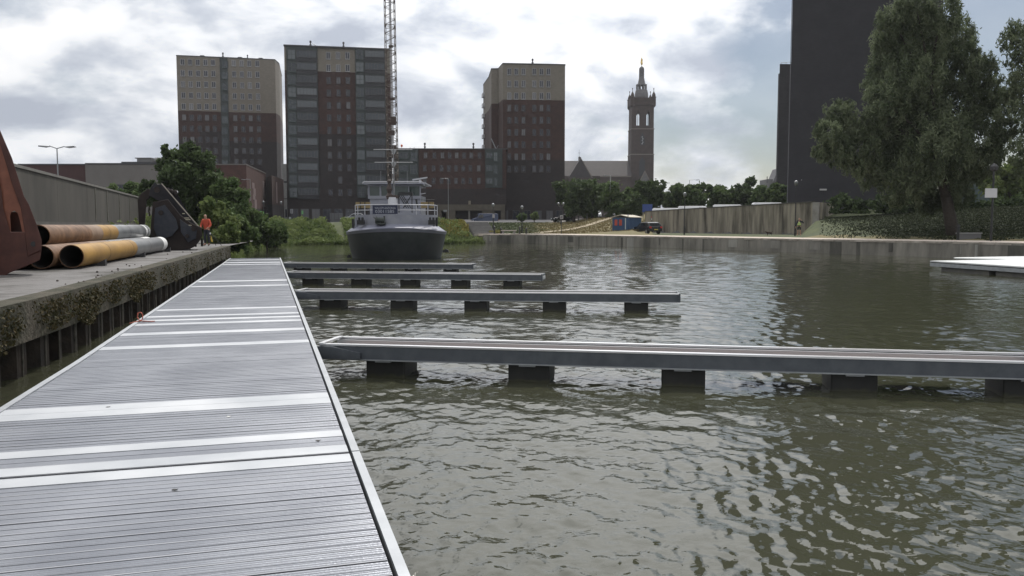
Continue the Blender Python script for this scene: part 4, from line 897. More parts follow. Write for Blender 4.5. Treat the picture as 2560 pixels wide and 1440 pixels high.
# --- low linking building
fD = Fac(G(985, 190), G(1266, 190.5))
bD = thing('apartment_block', 'long low red brick block with a dark base linking two towers', 'building', (fD.A.x, fD.A.y, ZS))
zt = fD.at(1100, 372)[1]; zb = fD.at(1100, 472)[1]
b = MB(); bands(b, [fD.A, fD.B, fD.B - fD.n * 9, fD.A - fD.n * 14], [ZS - 1, zb, zt], [1, 0], 2); b.build('wall', [redb, darkb, roofm], bD)
MB().box(-.1, -.15, zt - .12, fD.L + .3, 14, zt + .1, 0, fD.T()).build('roof', roofm, bD)
for xa, xb in ((988, 1046), (1213, 1256)): MB().box(fD.at(xa, 400)[0], -.3, zb + .2, fD.at(xb, 400)[0], .05, zt - .13, 0, fD.T()).build('bay_panel', greenp, bD)
ff = Fac(fD.A + fD.n * .32, fD.B + fD.n * .32)
for k, y in enumerate((388.5, 420.5, 452)):
    for x in (1062, 1084, 1104, 1122, 1140, 1158, 1176, 1197):
        u, z = fD.at(x + (0 if k else 2), y); put_window(fD, bD, u, z, 0.85, 1.35, fm=bframe)
    for xa, xb, rr_, h in ((994, 1022, 1, 1.5), (1026, 1044, 2, 2.1), (1215, 1232, 1, 1.35), (1234, 1244, 2, 2.0)):
        u0, z = fD.at(xa, y); u1, _ = fD.at(xb, y); put_window(ff, bD, (u0 + u1) / 2, z - (.3 if rr_ == 2 else 0), u1 - u0, h, 'bay_window', 1, gglass, gframe, rows=rr_)
for px, h in ((1061, 1.4), (1183, 1.4), (1024, .4), (1034, .4)): q = fD.A + fD.d * fD.at(px, 372)[0]; vent(bD, (q.x, q.y + 1, zt), h)
MB().lathe((fD.A.x + fD.at(1003, 372)[0], fD.A.y + 1, zt), [(.03, 0), (.03, .45), (.2, .5), (.24, .95), (.1, 1.05)], 8).build('warning_lamp', mat('orange_lamp', (0.6, 0.12, 0.04), rough=.4), bD)
q = fD.A + fD.d * fD.at(1240, 372)[0]; MB().tube((q.x - 1.1, q.y + 1, zt + 2.4), (q.x, q.y + 1, zt), .12).tube((q.x, q.y + 1, zt), (q.x + .5, q.y + 1, zt + .9), .05).build('roof_strut', stainpole, bD)
# entrance at street level
u0 = fD.at(1095, 520)[0]; u1 = fD.at(1262, 520)[0]; z1 = fD.at(1150, 512)[1]; z2 = fD.at(1150, 527)[1]
ent = mat('entrance_stone', (0.075, 0.065, 0.05), (0.10, 0.09, 0.07), 1, .9)
MB().box(u0, -3.2, z2, u1, -.01, z1, 0, fD.T()).build('canopy', ent, bD)
for xa, xb in ((1095, 1106), (1118, 1140), (1206, 1236), (1252, 1262)): MB().box(fD.at(xa, 540)[0], -3.1, ZS - .6, fD.at(xb, 540)[0], -.02, z2 - .003, 0, fD.T()).build('pier', ent, bD)
MB().box(fD.at(1172, 540)[0], -3.0, ZS - .6, fD.at(1176, 540)[0], -2.6, z2 - .003, 0, fD.T()).build('column', mat('pale_column', (.16, .155, .14), rough=.8), bD)
MB().box(fD.at(1171, 505)[0], -.3, z1 + .01, fD.at(1177, 505)[0], -.01, z1 + .9, 0, fD.T()).build('post', mat('pale_post', (.2, .18, .14), rough=.8), bD)
# --- tower C
c1, c2 = G(1257, 199), G(1411, 200.5); fC = Fac(c1, c2)
bC = thing('apartment_tower', 'right apartment tower, cream top and red brick with stepped left side', 'building', (c1.x, c1.y, ZS))
poly = [c1, c2, G(1402, 226), G(1212, 236), G(1209, 229), G(1223, 217), G(1229, 205.8), G(1246, 205.6)]
zt = fC.at(1300, 160.5)[1]; zc = fC.at(1300, 249.5)[1]; zd = fC.at(1300, 400)[1]
b = MB(); bands(b, poly, [ZS - 1, zd, zc, zt], [2, 1, 0], 3); b.build('wall', [cream, redb, darkb, roofm], bC)
b = MB(); cen = sum(poly, Vector((0, 0))) / 8; bands(b, [p + (p - cen).normalized() * .12 for p in poly], [zt - .02, zt + .22], [0], 0); b.build('roof', [roofm], bC)
for k in range(11):
    y = 179 + 30.4 * k
    for x in (1273, 1290.5, 1308.5, 1335.5, 1353.5, 1371):
        if k > 8: continue
        u, z = fC.at(x, y); put_window(fC, bC, u, z, 0.95, 1.55, fm=whitef if k < 3 else bframe)
fs = Fac(G(1209, 229), G(1222, 217.6))
for k in range(11):
    u, z = fs.at(1211.5, 230 + 26 * k); MB().box(.3, -.5, z - 1.2, 3.0, .0, z - .2, 0, fs.T()).build('balcony', white, bC)
q = c1.lerp(c2, .48); vent(bC, (q.x, q.y + 2, zt + .2), 1.5)
for x in (1262, 1290, 1318, 1346, 1374, 1398): u, z = fC.at(x, 540); put_window(fC, bC, u, z, 1.6, 2.6, 'shop_window', 1, glass, dframe)
# --- red retail building left
zt = EYE + (562.5 - 414) / F * 150
fE = Fac(G(385, 150), G(619, 150)); bE = thing('retail_building', 'red brick shop building with pale vertical strips below the left tower', 'building', (fE.A.x, fE.A.y, ZS))
e2 = G(667, 176); fE2 = Fac(fE.B, e2)
b = MB(); bands(b, [fE.A, fE.B, e2, G(600, 200), G(400, 190)], [ZS - 1, ZS + 3, zt], [1, 0], 2); b.build('wall', [mat('bright_red_brick', (0.062, 0.028, 0.022), (0.088, 0.038, 0.03), .8, .85, extra=brick_extra(.75)), darkb, roofm], bE)
b = MB(); bands(b, [fE.A + Vector((0, -.1)), fE.B + Vector((.05, -.1)), e2 + Vector((.1, -.05)), G(600, 200), G(400, 190)], [zt - .01, zt + .18], [0], 0); b.build('roof', [mat('pale_roof_edge', (.14, .13, .12), rough=.7)], bE)
strm = mat('pale_strip', (0.20, 0.15, 0.145), rough=.7)
for xa, ya, yb in ((630, 456, 472), (633, 470, 490), (632, 486, 500), (636, 498, 528)):
    u0, z1 = fE2.at(xa, ya); u1, z0 = fE2.at(xa + 6, yb); MB().box(u0, -.04, z0, u1, .02, z1, 0, fE2.T()).build('facade_strip', strm, bE)
u0, z1 = fE2.at(656, 452); u1, z0 = fE2.at(663, 518); MB().box(u0, -.04, z0, u1, .02, z1, 0, fE2.T()).build('facade_strip', strm, bE)
u0, z1 = fE.at(530, 451); u1, z0 = fE.at(545, 466); MB().box(u0, -.05, z0, u1, .02, z1, 0, fE.T()).build('facade_panel', mat('grey_panel', (.16, .155, .15), rough=.7), bE)
zt2 = EYE + (562.5 - 441) / F * 172
bF = thing('retail_building', 'narrow dark red brick wing right of the red shop building', 'building', (G(690, 172).x, 172, ZS))
fF = Fac(G(668, 178), G(682, 170)); fF2 = Fac(G(682, 170), G(711, 186)); b = MB(); bands(b, [fF.A, fF.B, fF2.B, G(700, 200), G(672, 200)], [ZS - 1, fF2.at(690, 512)[1], zt2], [1, 0], 2); b.build('wall', [redb, darkb, roofm], bF)
u0, z1 = fF2.at(690, 455); u1, z0 = fF2.at(693.5, 508); MB().box(u0, -.04, z0, u1, .02, z1, 0, fF2.T()).build('facade_strip', strm, bF)
gx = G(718, 210); bG = thing('narrow_building', 'slim grey stepped building seen in the gap between two towers', 'building', (gx.x, gx.y, ZS))
b = MB(); x0, x1 = G(709, 210).x, G(722, 210).x
for za, zb_, o_ in ((ZS, 8.5, 0), (8.7, 12.5, .15), (13.0, 17.2, -.1)): b.box(x0 + o_, 210, za, x1 + o_, 216, zb_)
b.box(x0 + .2, 210.3, ZS, x1 - .2, 216, 17.0, 1); b.build('wall', [mat('grey_render', (.2, .205, .2), (.26, .26, .25), 1, .8), darkp], bG)
MB().box(x0 + .5, 209.96, 4, x0 + .9, 210.02, 6).build('window', glass, bG)
# --- far left boxes
fH = Fac(G(52, 120), G(218.5, 120)); bH = thing('warehouse', 'windowless dark red brick box behind the grey wall', 'building', (fH.A.x, 120, ZS))
zt = fH.at(100, 411)[1]; b = MB(); bands(b, [fH.A, fH.B, fH.B + Vector((0, 15)), fH.A + Vector((0, 15))], [0, zt], [0], 1); b.build('wall', [mat('maroon_cladding', (0.05, 0.023, 0.022), (0.066, 0.03, 0.028), .5, .8), roofm], bH)
MB().box(-.05, -.08, zt - .1, fH.L, 15, zt + .08, 0, fH.T()).build('roof', roofm, bH)
MB().box(fH.L * .78, -.25, 7.5, fH.L * .9, 0, 7.9, 0, fH.T()).build('canopy', roofm, bH)
fI = Fac(G(218.5, 119), G(408, 119)); bI = thing('warehouse', 'plain grey beige box building with plant on its roof', 'building', (fI.A.x, 119, ZS))
zt = fI.at(300, 409)[1]; b = MB(); bands(b, [fI.A, fI.B, fI.B + Vector((0, 15)), fI.A + Vector((0.02, 15))], [0, zt], [0], 1); b.build('wall', [mat('grey_beige_cladding', (0.14, 0.13, 0.12), (0.165, 0.155, 0.145), .5, .8), roofm], bI)
MB().box(0.02, -.08, zt - .1, fI.L + .05, 15, zt + .08, 0, fI.T()).build('roof', roofm, bI)
u0, z0 = fI.at(295, 408); u1, z1 = fI.at(390, 403); MB().box(u0, 1, z0, u1, 6, z1, 0, fI.T()).build('roof_deck', roofm, bI)
u0, _ = fI.at(330, 408); u1, z2 = fI.at(366, 394); mm = mat('plant_grey', (.16, .16, .16), rough=.5)
MB().box(u0, 1.6, z1, u1, 4, z2, 0, fI.T()).box(u0 - .25, 1.5, z2, u1, 4.1, z2 + .12, 0, fI.T()).build('roof_unit', mm, bI)
b = MB(); u2, _ = fI.at(382, 402); T = fI.T(); b.tube(T(Vector((u2 - .5, 2, z1 + .25))), T(Vector((u2 + .4, 2, z1 + .25))), .42, n=10); b.build('roof_fan', mm, bI)
u0, z1 = fI.at(288, 461); u1, z0 = fI.at(334, 475); put_window(fI, bI, (u0 + u1) / 2, (z0 + z1) / 2, u1 - u0, z1 - z0, 'shop_window', 2, glass, dframe)
# --- black tower and its slim neighbour
fK = Fac(G(1968, 118), G(2338, 119)); bK = thing('black_tower', 'huge windowless black brick tower behind the willow', 'building', (fK.A.x, fK.A.y, 3))
zt = 86.0; b = MB(); bands(b, [fK.A, fK.B, fK.B + Vector((0, 18)), fK.A + Vector((6.6, 18))], [1, zt], [0], 1); b.build('wall', [blackb, roofm], bK)
MB().tube((fK.A.x - .1, fK.A.y - .08, 3), (fK.A.x - .1, fK.A.y - .08, zt), .05).build('corner_strip', mat('corner_steel', (.12, .12, .13), rough=.4, metal=.5), bK)
for xa, ya, xb, yb in ((2049, 472, 2066, 476), (2243, 468, 2252, 470)):
    u0, z1 = fK.at(xa, ya); u1, z0 = fK.at(xb, yb); MB().box(u0, -.1, z0, u1, 0, z1, 0, fK.T()).build('wall_light', mat('pale_fitting', (.4, .4, .4), rough=.5), bK)
u0, z0 = fK.at(2003, 450); MB().lathe(fK.T()(Vector((u0, -.12, z0))), [(.02, -.05), (.07, 0), (.02, .05)], 8).build('lamp', white, bK)
fL = Fac(G(1940, 152), G(1980, 152)); bL = thing('slim_tower', 'slim lower dark wing with a roof railing left of the black tower', 'building', (fL.A.x, 152, 3))
zt = fL.at(1955, 160)[1]; b = MB(); bands(b, [fL.A, fL.B, fL.B + Vector((0, 10)), fL.A + Vector((3.5, 10))], [1, zt], [0], 1); b.build('wall', [mat('dark_grey_brick', (.045, .044, .05), (.06, .058, .064), .5, .8, extra=brick_extra(.85)), roofm], bL)
b = MB(); T = fL.T()
b.tube(T(Vector((.3, .2, zt + .25))), T(Vector((3, .2, zt + .45))), .03)
for u in (.3, 1.2, 2.1): b.tube(T(Vector((u, .2, zt))), T(Vector((u, .2, zt + .25 + u * .07))), .03)
b.build('railing', stainpole, bL)
# distant grey roof left of the slim tower
g = G(1928, 260); bM = thing('distant_house', 'grey roof with a thin chimney peeping out left of the slim tower', 'building', (g.x, 260, 2.3))
MB().box(G(1916, 260).x, 260, 2.3, G(1960, 260).x, 268, EYE + (562.5 - 449) / F * 260).build('wall', mat('grey_wall_far', (.16, .16, .16), rough=.8), bM)
x0, x1 = G(1930, 259).x, G(1955, 259).x; zb_ = EYE + (562.5 - 456) / F * 260; MB().slab([(x0, 259, zb_), (x1, 259, zb_), (x1, 259, zb_ + 4.5), (x0 + 1.6, 259, zb_ + 4)], (0, 6, 0)).build('roof', mat('slate_far', (.12, .12, .13), rough=.8), bM)
q = Q(1918, 441, 260); MB().tube((q.x, q.y, q.z - 2), q, .12).build('chimney', roofm, bM)
g = G(2520, 150); bN = thing('long_hall', 'low teal grey roofed hall glimpsed beyond the willow on the right', 'building', (g.x, 150, 3))
MB().box(G(2430, 150).x, 150, 2, G(2620, 150).x, 158, EYE + (562.5 - 424) / F * 150).build('wall', mat('teal_cladding', (.05, .075, .08), rough=.7), bN)
MB().box(G(2425, 150).x, 149.8, EYE + (562.5 - 424) / F * 150, G(2625, 150).x, 158, EYE + (562.5 - 421) / F * 150).build('roof', roofm, bN)
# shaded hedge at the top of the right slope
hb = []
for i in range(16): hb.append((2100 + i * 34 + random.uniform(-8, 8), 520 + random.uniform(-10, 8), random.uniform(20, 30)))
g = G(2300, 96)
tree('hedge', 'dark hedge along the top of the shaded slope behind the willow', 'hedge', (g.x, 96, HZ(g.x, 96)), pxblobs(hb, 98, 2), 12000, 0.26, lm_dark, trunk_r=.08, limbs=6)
# ------------------------------------------------------------------ church
YC = 380; ch = thing('church_tower', 'tall brown brick church tower with open belfry and pale spire', 'church tower', (G(1604, YC).x, YC, ZS))
pc = YC / F; X = lambda px: G(px, YC).x; Z = lambda py: Q(1604, py, YC).z
cb_ = mat('brown_stone', (0.05, 0.037, 0.032), (0.07, 0.051, 0.044), .5, .9, extra=brick_extra(.85)); cs = mat('spire_lead', (0.11, 0.108, 0.112), (0.14, 0.137, 0.14), 1, .7); ct = mat('pale_band', (.17, .15, .13), rough=.8)
xl, xr = X(1575.5), X(1632.5); xc = (xl + xr) / 2; wT = xr - xl; D = wT
b = MB(); b.box(xl, YC, ZS - 1, xr, YC + D, Z(386)); b.box(xl + .1, YC + .1, Z(386), xr - .1, YC + D - .1, Z(323)); b.build('shaft', cb_, ch)
MB().box(xl - .15, YC - .15, Z(387), xr + .15, YC + D + .15, Z(384.8)).box(xl - .1, YC - .1, Z(323), xr + .1, YC + D + .1, Z(321)).build('string_course', ct, ch)
# belfry: four walls of piers so the sky shows through two tall openings
b = MB(); z0, z1 = Z(321), Z(262); xa, xb = X(1577), X(1631.5); o1 = (X(1588.3), X(1596)); o2 = (X(1613), X(1621)); zo0, zo1 = Z(313.5), Z(284)
for y0, y1 in ((YC + .2, YC + 1.2), (YC + D - 1.2, YC + D - .2)):
    if y0 > YC + 3: o1 = (o1[0] + 1.15, o1[1] + 1.65); o2 = (o2[0] + 1.15, min(o2[1] + 1.65, xb - .4))
    for x0, x1 in ((xa, o1[0]), (o1[1], o2[0]), (o2[1], xb)): b.box(x0, y0, z0, x1, y1, z1)
    for o_ in (o1, o2):
        b.box(o_[0], y0, z0, o_[1], y1, zo0); b.box(o_[0], y0, Z(276), o_[1], y1, z1); m_ = (o_[0] + o_[1]) / 2
        b.slab([(o_[0], y0, zo1), (o_[0], y0, Z(276)), (m_, y0, Z(276))], (0, y1 - y0, 0)); b.slab([(o_[1], y0, zo1), (m_, y0, Z(276)), (o_[1], y0, Z(276))], (0, y1 - y0, 0))
        if y0 < YC + 3: b.box(m_ - .1, y0 + .4, zo0, m_ + .1, y0 + .6, zo1 + .8)
b.box(xa, YC + 1.2, z0, xa + 1, YC + D - 1.2, z1); b.box(xb - 1, YC + 1.2, z0, xb, YC + D - 1.2, z1); b.build('belfry', cb_, ch)
b = MB(); b.box(xl - .2, YC - .2, Z(262), xr + .3, YC + D + .2, Z(244)); b.box(xl + .8, YC - .3, Z(262), xr - .8, YC + D + .3, Z(258)); b.build('parapet', cb_, ch)
for tx, ty in ((xl + .5, YC + .5), (xr - .3, YC + .5), (xl + .5, YC + D - .5), (xr - .3, YC + D - .5)):
    b = MB(); zz0 = Z(268); b.lathe((tx, ty, zz0), [(.5, 0), (1.0, .8), (1.0, 4.2), (1.15, 4.3), (1.15, 4.6), (.85, 4.7), (.8, 5.6), (.35, 6.6), (.12, 7.1), (.1, 7.8), (.22, 8.0), (.2, 8.4), (.03, 8.6)], 8, rot=R(22)); b.build('turret', cb_, ch)
b = MB(); cy_ = YC + D / 2; e = lambda px_half: px_half * pc
b.lathe((xc, cy_, Z(244)), [(e(16.5), 0), (e(17.5), e(6)), (e(16.8), e(14)), (e(15), e(22)), (e(13.2), e(23))], 8, rot=R(22.5)); b.build('spire_base', cs, ch)
def arcade(z0, z1, r, colw, nm):
    b = MB()
    for i in range(8):
        q = 2 * math.pi * i / 8 + R(22.5); b.box(xc + r * math.cos(q) - colw, cy_ + r * math.sin(q) - colw, z0, xc + r * math.cos(q) + colw, cy_ + r * math.sin(q) + colw, z1)
    b.build(nm, cs, ch)
z = Z(221); arcade(z, z + e(12), e(12), .27, 'arcade')
b = MB(); b.lathe((xc, cy_, z + e(11)), [(e(14), 0), (e(14), e(3)), (e(10), e(4)), (e(8), e(12)), (e(6.5), e(20)), (e(6.5), e(21))], 8, rot=R(22.5)); b.build('spire_cone', cs, ch)
z = z + e(32); arcade(z, z + e(19), e(5.3), .2, 'lantern')
b = MB(); b.lathe((xc, cy_, z + e(18.5)), [(e(6.3), 0), (e(6.3), e(3.5)), (e(5), e(5.5)), (e(2.5), e(7.5)), (e(.6), e(8.5)), (e(.5), e(12))], 8, rot=R(22.5)); b.build('lantern_cap', cs, ch)
b = MB(); zt = z + e(30); b.lathe((xc, cy_, zt), [(.35, 0), (.5, .7), (.38, 1.6), (.5, 2.3), (.42, 2.6), (.12, 2.75), (.2, 2.95), (.22, 3.2), (.05, 3.4)], 8); b.slab([(xc - .3, cy_, zt + 2.4), (xc - .6, cy_, zt + 1.0), (xc - .4, cy_, zt + 1.0), (xc - .15, cy_, zt + 2.2)], (0, .2, 0)); b.build('statue', mat('gilded', (.7, .5, .18), rough=.35, metal=.8), ch)
b = MB(); m_ = X(1603.5)
for z0, z1, w_ in ((Z(362), Z(331), 1.0), (Z(440), Z(392), 1.25)): b.slab([(m_ - w_, YC - .05 + (0 if z0 < 35 else .05), z0), (m_ + w_, YC - .05, z0), (m_ + w_, YC - .05, z1 - 2), (m_, YC - .05, z1), (m_ - w_, YC - .05, z1 - 2)], (0, .3, 0))
b.build('window', mat('church_window', (.02, .022, .025), rough=.4), ch)
b = MB()
for i, (dz, ww) in enumerate(((3.2, .3), (2.4, .35), (1.7, .25), (.9, .3), (.25, .35))): b.box(m_ - ww + (i % 2) * .3, YC - .12, Z(362) + dz, m_ + ww * .4 + (i % 2) * .3, YC - .06, Z(362) + dz + .5)
b.build('clock_face', mat('pale_tracery', (.35, .36, .36), rough=.6), ch)
m2 = X(1609); MB().slab([(m2, YC - 2.5, Z(427)), (m2 - 2.8, YC - 2.5, Z(458)), (m2 - 2.4, YC - 2.5, Z(458)), (m2, YC - 2.5, Z(432)), (m2 + 2.4, YC - 2.5, Z(458)), (m2 + 2.8, YC - 2.5, Z(458))], (0, .3, 0)).slab([(m2, YC - 2.2, Z(428)), (m2 - 2.6, YC - 2.2, Z(458)), (m2 + 2.6, YC - 2.2, Z(458))], (0, 2, 0), 1).build('porch_gable', [ct, cs], ch)
cn = thing('church_nave', 'long dark church roof with a transept gable and small turret', 'church', (X(1500), YC + 2, ZS))
slate = mat('church_slate', (0.022, 0.018, 0.019), (0.032, 0.026, 0.026), .6, .75)
x0, x1 = X(1395), X(1575); zr0, zr1 = Z(401), Z(441); ym = YC + D / 2
b = MB(); b.slab([(x0, ym - 9, zr1), (x0, ym, Z(400)), (x0, ym + 9, zr1)], (x1 - x0, 0, 0)); b.build('roof', slate, cn)
MB().box(x0, ym - 9, ZS, x1, ym + 9, zr1 - .02).build('wall', cb_, cn); MB().box(X(1497), ym - 9.3, zr1 - .5, x1 - .3, ym - 9.01, zr1 - .05).build('cornice', ct, cn)
tx = X(1447); b = MB(); b.slab([(tx - 5.2, ym - 14, zr1 - 1), (tx, ym - 14, Z(399)), (tx + 5.2, ym - 14, zr1 - 1)], (0, 14, 0)); b.box(tx - 5, ym - 13.8, ZS, tx + 5, ym - 9.02, zr1 - 1.02, 1); b.build('transept', [slate, cb_], cn)
b = MB(); b.slab([(tx + 5.3, ym - 14.2, zr1 - 1), (tx, ym - 14.2, Z(398)), (tx, ym - 14.2, Z(399.5)), (tx + 4.7, ym - 14.2, zr1 - 1)], (0, .3, 0)); b.build('gable_edge', ct, cn)
MB().box(X(1447), ym - 2, Z(402), X(1453), ym, Z(391)).build('chimney', cb_, cn)
MB().lathe((X(1444), ym - 12, Z(400)), [(.3, 0), (.15, 1), (.05, 1.2), (.04, 4.0)], 6).box(X(1444) - .5, ym - 12.05, Z(386), X(1444) + .5, ym - 11.95, Z(385.4)).build('finial', blackm, cn)

# ------------------------------------------------------------------ the moored barge
hullm = mat('hull_black', (0.04, 0.047, 0.052), (0.066, 0.073, 0.078), 1.2, 0.45, rough2=0.6); hullg = mat('hull_grey', (0.17, 0.18, 0.235), (0.215, 0.225, 0.28), 1.5, 0.45)
supw = mat('ship_pale_grey', (0.20, 0.21, 0.25), (0.26, 0.27, 0.305), 1.5, 0.45); railm = mat('rail_white', (.42, .43, .46), rough=.4, metal=.3)
YB = 50.0; xs = Q(992, 600, YB).x
sh = thing('barge', 'black hulled grey barge moored bow on with white wheelhouse and blue sign', 'ship', (xs, YB, 0))
SA = math.atan2(-xs, YB)
def turn(b):
    b.v = [(xs + (v[0] - xs) * math.cos(SA) - (v[1] - YB) * math.sin(SA), YB + (v[0] - xs) * math.sin(SA) + (v[1] - YB) * math.cos(SA), v[2]) for v in b.v]; return b
def hull_ring(z, n=26):
    """half-breadth plan curve of the hull at height z, bow at s=0"""
    f_ = min(1, max(0, (z + 0.4) / 2.3)); W = 2.86 + 0.28 * f_; s0 = 1.5 * (1 - f_) ** 1.3; Lb = 4.6 - 1.4 * f_; ex = 2.0 + 0.7 * f_
    pts = []
    for i in range(n + 1):
        a = math.pi * i / n - math.pi / 2          # -90..90: port to starboard
        cx_, sy = math.cos(a), math.sin(a); px_ = W * (abs(sy) ** (2 / ex)) * (1 if sy > 0 else -1); py_ = Lb * (1 - abs(cx_) ** (2 / ex))
        pts.append((px_, s0 + py_))
    return [(-W, 26.0)] + pts + [(W, 26.0)]
def sheer(x, W=3.1): return 0.26 * (1 - (abs(x) / W) ** 2)
def hull_part(zs, m, name, sh_=True, grow=0.0, cap=False):
    b = MB(); rings = []
    for z in zs:
        r_ = hull_ring(min(z, 1.9)); rings.append([(xs + x * (1 + grow), YB + y - grow * 3, z + (sheer(x) * max(0, z) / 1.9 if sh_ else 0)) for x, y in r_])
    n = len(rings[0]); vs = [p for r_ in rings for p in r_]
    b.add(vs, [(k * n + i, k * n + i + 1, (k + 1) * n + i + 1, (k + 1) * n + i) for k in range(len(zs) - 1) for i in range(n - 1)])
    if cap: b.add(rings[-1], [tuple(range(n))])
    return turn(b).build(name, m, sh, smooth=True)
hull_part([-0.5, 0, 0.4, 0.8, 1.2, 1.52], hullm, 'hull')
hull_part([1.50, 1.62, 1.70], hullg, 'rubbing_strake', grow=0.008)
def up_ring(k0, k1, z0, z1, name, m, W0=3.0, W1=2.55, y0=0.05, y1=0.75, cap=True):
    b = MB(); r_ = hull_ring(1.9); n = len(r_)
    lo = [(xs + x * W0 / 3.14, YB + y * 1.0 + y0, z0 + sheer(x) * .9) for x, y in r_]; hi = [(xs + x * W1 / 3.14, YB + y + y1, z1 + sheer(x) * .5) for x, y in r_]
    b.add(lo + hi, [(i, i + 1, n + i + 1, n + i) for i in range(n - 1)])
    if cap: b.add(hi, [tuple(range(n))])
    return turn(b).build(name, m, sh, smooth=True)
up_ring(0, 1, 1.66, 2.02, 'bow_apron', hullg, 3.14, 2.66, 0.02, 0.7)
b = MB(); r_ = hull_ring(1.9); n = len(r_); lo = [(xs + x * 2.6 / 3.14, YB + y + .75, 1.9) for x, y in r_]; hi = [(p[0], p[1], 2.72) for p in lo]
b.add(lo + hi, [(i, i + 1, n + i + 1, n + i) for i in range(n - 1)]); hi2 = [(xs + (p[0] - xs) * .97, p[1] + .08, 2.72) for p in hi]; lo2 = [(p[0], p[1], 2.3) for p in hi2]
b.add(hi + hi2, [(i, i + 1, n + i + 1, n + i) for i in range(n - 1)]); b.add(hi2 + lo2, [(i, i + 1, n + i + 1, n + i) for i in range(n - 1)]); b.add(lo2, [tuple(range(n))]); turn(b).build('bulwark', supw, sh, smooth=False)
b = MB(); lo = [(xs + x * 2.62 / 3.14, YB + y + .72, 1.99) for x, y in r_]; hi = [(p[0], p[1], 2.03) for p in lo]; b.add(lo + hi, [(i, i + 1, n + i + 1, n + i) for i in range(n - 1)]); turn(b).build('seam_strip', blackm, sh)
# rail around the bow
top = [Vector((xs + x * 2.58 / 3.14, YB + y + .8, 2.72)) for x, y in r_][0:]
top = [p for p in top if p.y < YB + 6]; b = MB()
up1 = [p + Vector((0, 0, .60)) for p in top]; up2 = [p + Vector((0, 0, .28)) for p in top]
b.path(up1, .028).path(up2, .02); turn(b).build('railing', railm, sh)
b = MB()
for i in range(1, len(top) - 1, 3): b.tube(top[i] - Vector((0, 0, .1)), up1[i], .028)
turn(b).build('rail_post', railm, sh)['kind'] = 'stuff'
# hawse, winch, bollards, anchor, chain
YW = YB + 0.72
for px in (903, 1080): 
    b = MB(); p = Q(px, 561, YB + 0.9); b.box(p.x - .2, p.y - .3, p.z - .02, p.x + .2, p.y + .1, p.z + .26); b.tube(p + Vector((-.1, -.1, .2)), p + Vector((-.1, -.1, .42)), .07); b.tube(p + Vector((.1, -.1, .2)), p + Vector((.1, -.1, .42)), .07); b.build('bollard', blackm, sh)
b = MB(); p = Q(951, 561, YB + 0.35); b.box(p.x - .28, p.y - .1, p.z, p.x + .3, p.y + .3, p.z + .1); b.tube(p + Vector((-.2, .1, .25)), p + Vector((.22, .1, .25)), .17, n=12); b.tube(p + Vector((-.3, .1, .25)), p + Vector((-.2, .1, .25)), .22, n=12); b.tube(p + Vector((.22, .1, .1)), p + Vector((.22, .1, .5)), .05); b.tube(p + Vector((-.3, .1, .3)), p + Vector((-.42, .1, .45)), .02)
b.build('winch', mat('winch_green', (.02, .03, .028), (.05, .055, .05), 5, .5), sh)
for px, py in ((886, 562), (893, 560), (1086, 558), (1093, 558)): p = Q(px, py, YB + 1.9 if px < 900 or px > 1090 else YB + 1.6); MB().box(p.x - .06, p.y - .5, p.z - .2, p.x + .07, p.y - .3, p.z + .35).build('fairlead', supw if px in (893, 1086) else blackm, sh)
for px, py, w__ in ((872, 641, .12), (1114, 627, .2)): p = Q(px, py, YB + 2.2); MB().slab([p + Vector(v) for v in ((-w__, 0, -.1), (w__, 0, -.1), (w__ * .8, 0, .06), (0, 0, .12), (-w__, 0, .02))], (0, .25, 0)).build('anchor', blackm, sh)
# wheelhouse and the structures that show above the bow
YH = 61.0; q = lambda px, py, Y=YH: Q(px, py, Y)
def pbox(b, px0, py0, px1, py1, Y, dY, mi=0):
    a = Q(px0, py1, Y); c = Q(px1, py0, Y); return b.box(a.x, Y, a.z, c.x, Y + dY, c.z, mi)
pbox(MB(), 925, 489, 1051, 548, YH + .1, 3.6).build('deckhouse', supw, sh)
wh = MB(); pbox(wh, 920, 489.5, 1052, 497, YH, 3.4); pbox(wh, 920, 462, 1052, 465.5, YH, 3.4)
for x0, x1 in ((920, 924), (949, 953), (979, 981), (1021, 1023), (1049, 1052)): pbox(wh, x0, 465.4, x1, 489.6, YH + .005, .12)
for y_ in (YH + 3.2,):
    for x0, x1 in ((920, 924), (960, 964), (1000, 1004), (1048, 1052)): pbox(wh, x0, 465.4, x1, 489.6, y_, .12)
wh.build('wheelhouse', supw, sh)
wg = bpy.data.materials.new('wheelhouse_glass'); wg.use_nodes = True; bb = wg.node_tree.nodes['Principled BSDF']; bb.inputs['Base Color'].default_value = (.03, .05, .045, 1); bb.inputs['Roughness'].default_value = .08
for x0, x1 in ((924, 949), (953, 979), (981, 1021), (1023, 1049)): pbox(MB(), x0, 465.5, x1, 489.5, YH + .06, .02).build('window', wg, sh)
b = MB(); pbox(b, 906, 456.5, 1064, 460.5, YH - .5, 4.4); b.build('roof', supw, sh, bevel=.03)
b = MB(); z_ = q(900, 455).z; x0, x1 = q(908, 455).x, q(1062, 455).x
b.path([Vector((x0, YH - .5, z_ - .12)), Vector((x0 + .15, YH - .5, z_)), Vector((x1 - .15, YH - .5, z_)), Vector((x1, YH - .5, z_ - .15)), Vector((x1, YH - .5, z_ - .3))], .03); b.build('roof_rail', railm, sh)
b = MB(); a = q(1031, 451); c = q(1068, 445); b.slab([a, c, c + Vector((0, 0, .09)), a + Vector((0, 0, .09))], (0, .2, 0)); m_ = q(1050, 456); b.box(m_.x - .08, YH, m_.z - .05, m_.x + .08, YH + .2, m_.z + .2); b.build('radar', railm, sh)
b = MB()
for px, h in ((952, 30), (1018, 30)): b.tube(q(px, 457), q(px, 457 - h), .012)
b.build('whip_aerial', stainpole, sh)
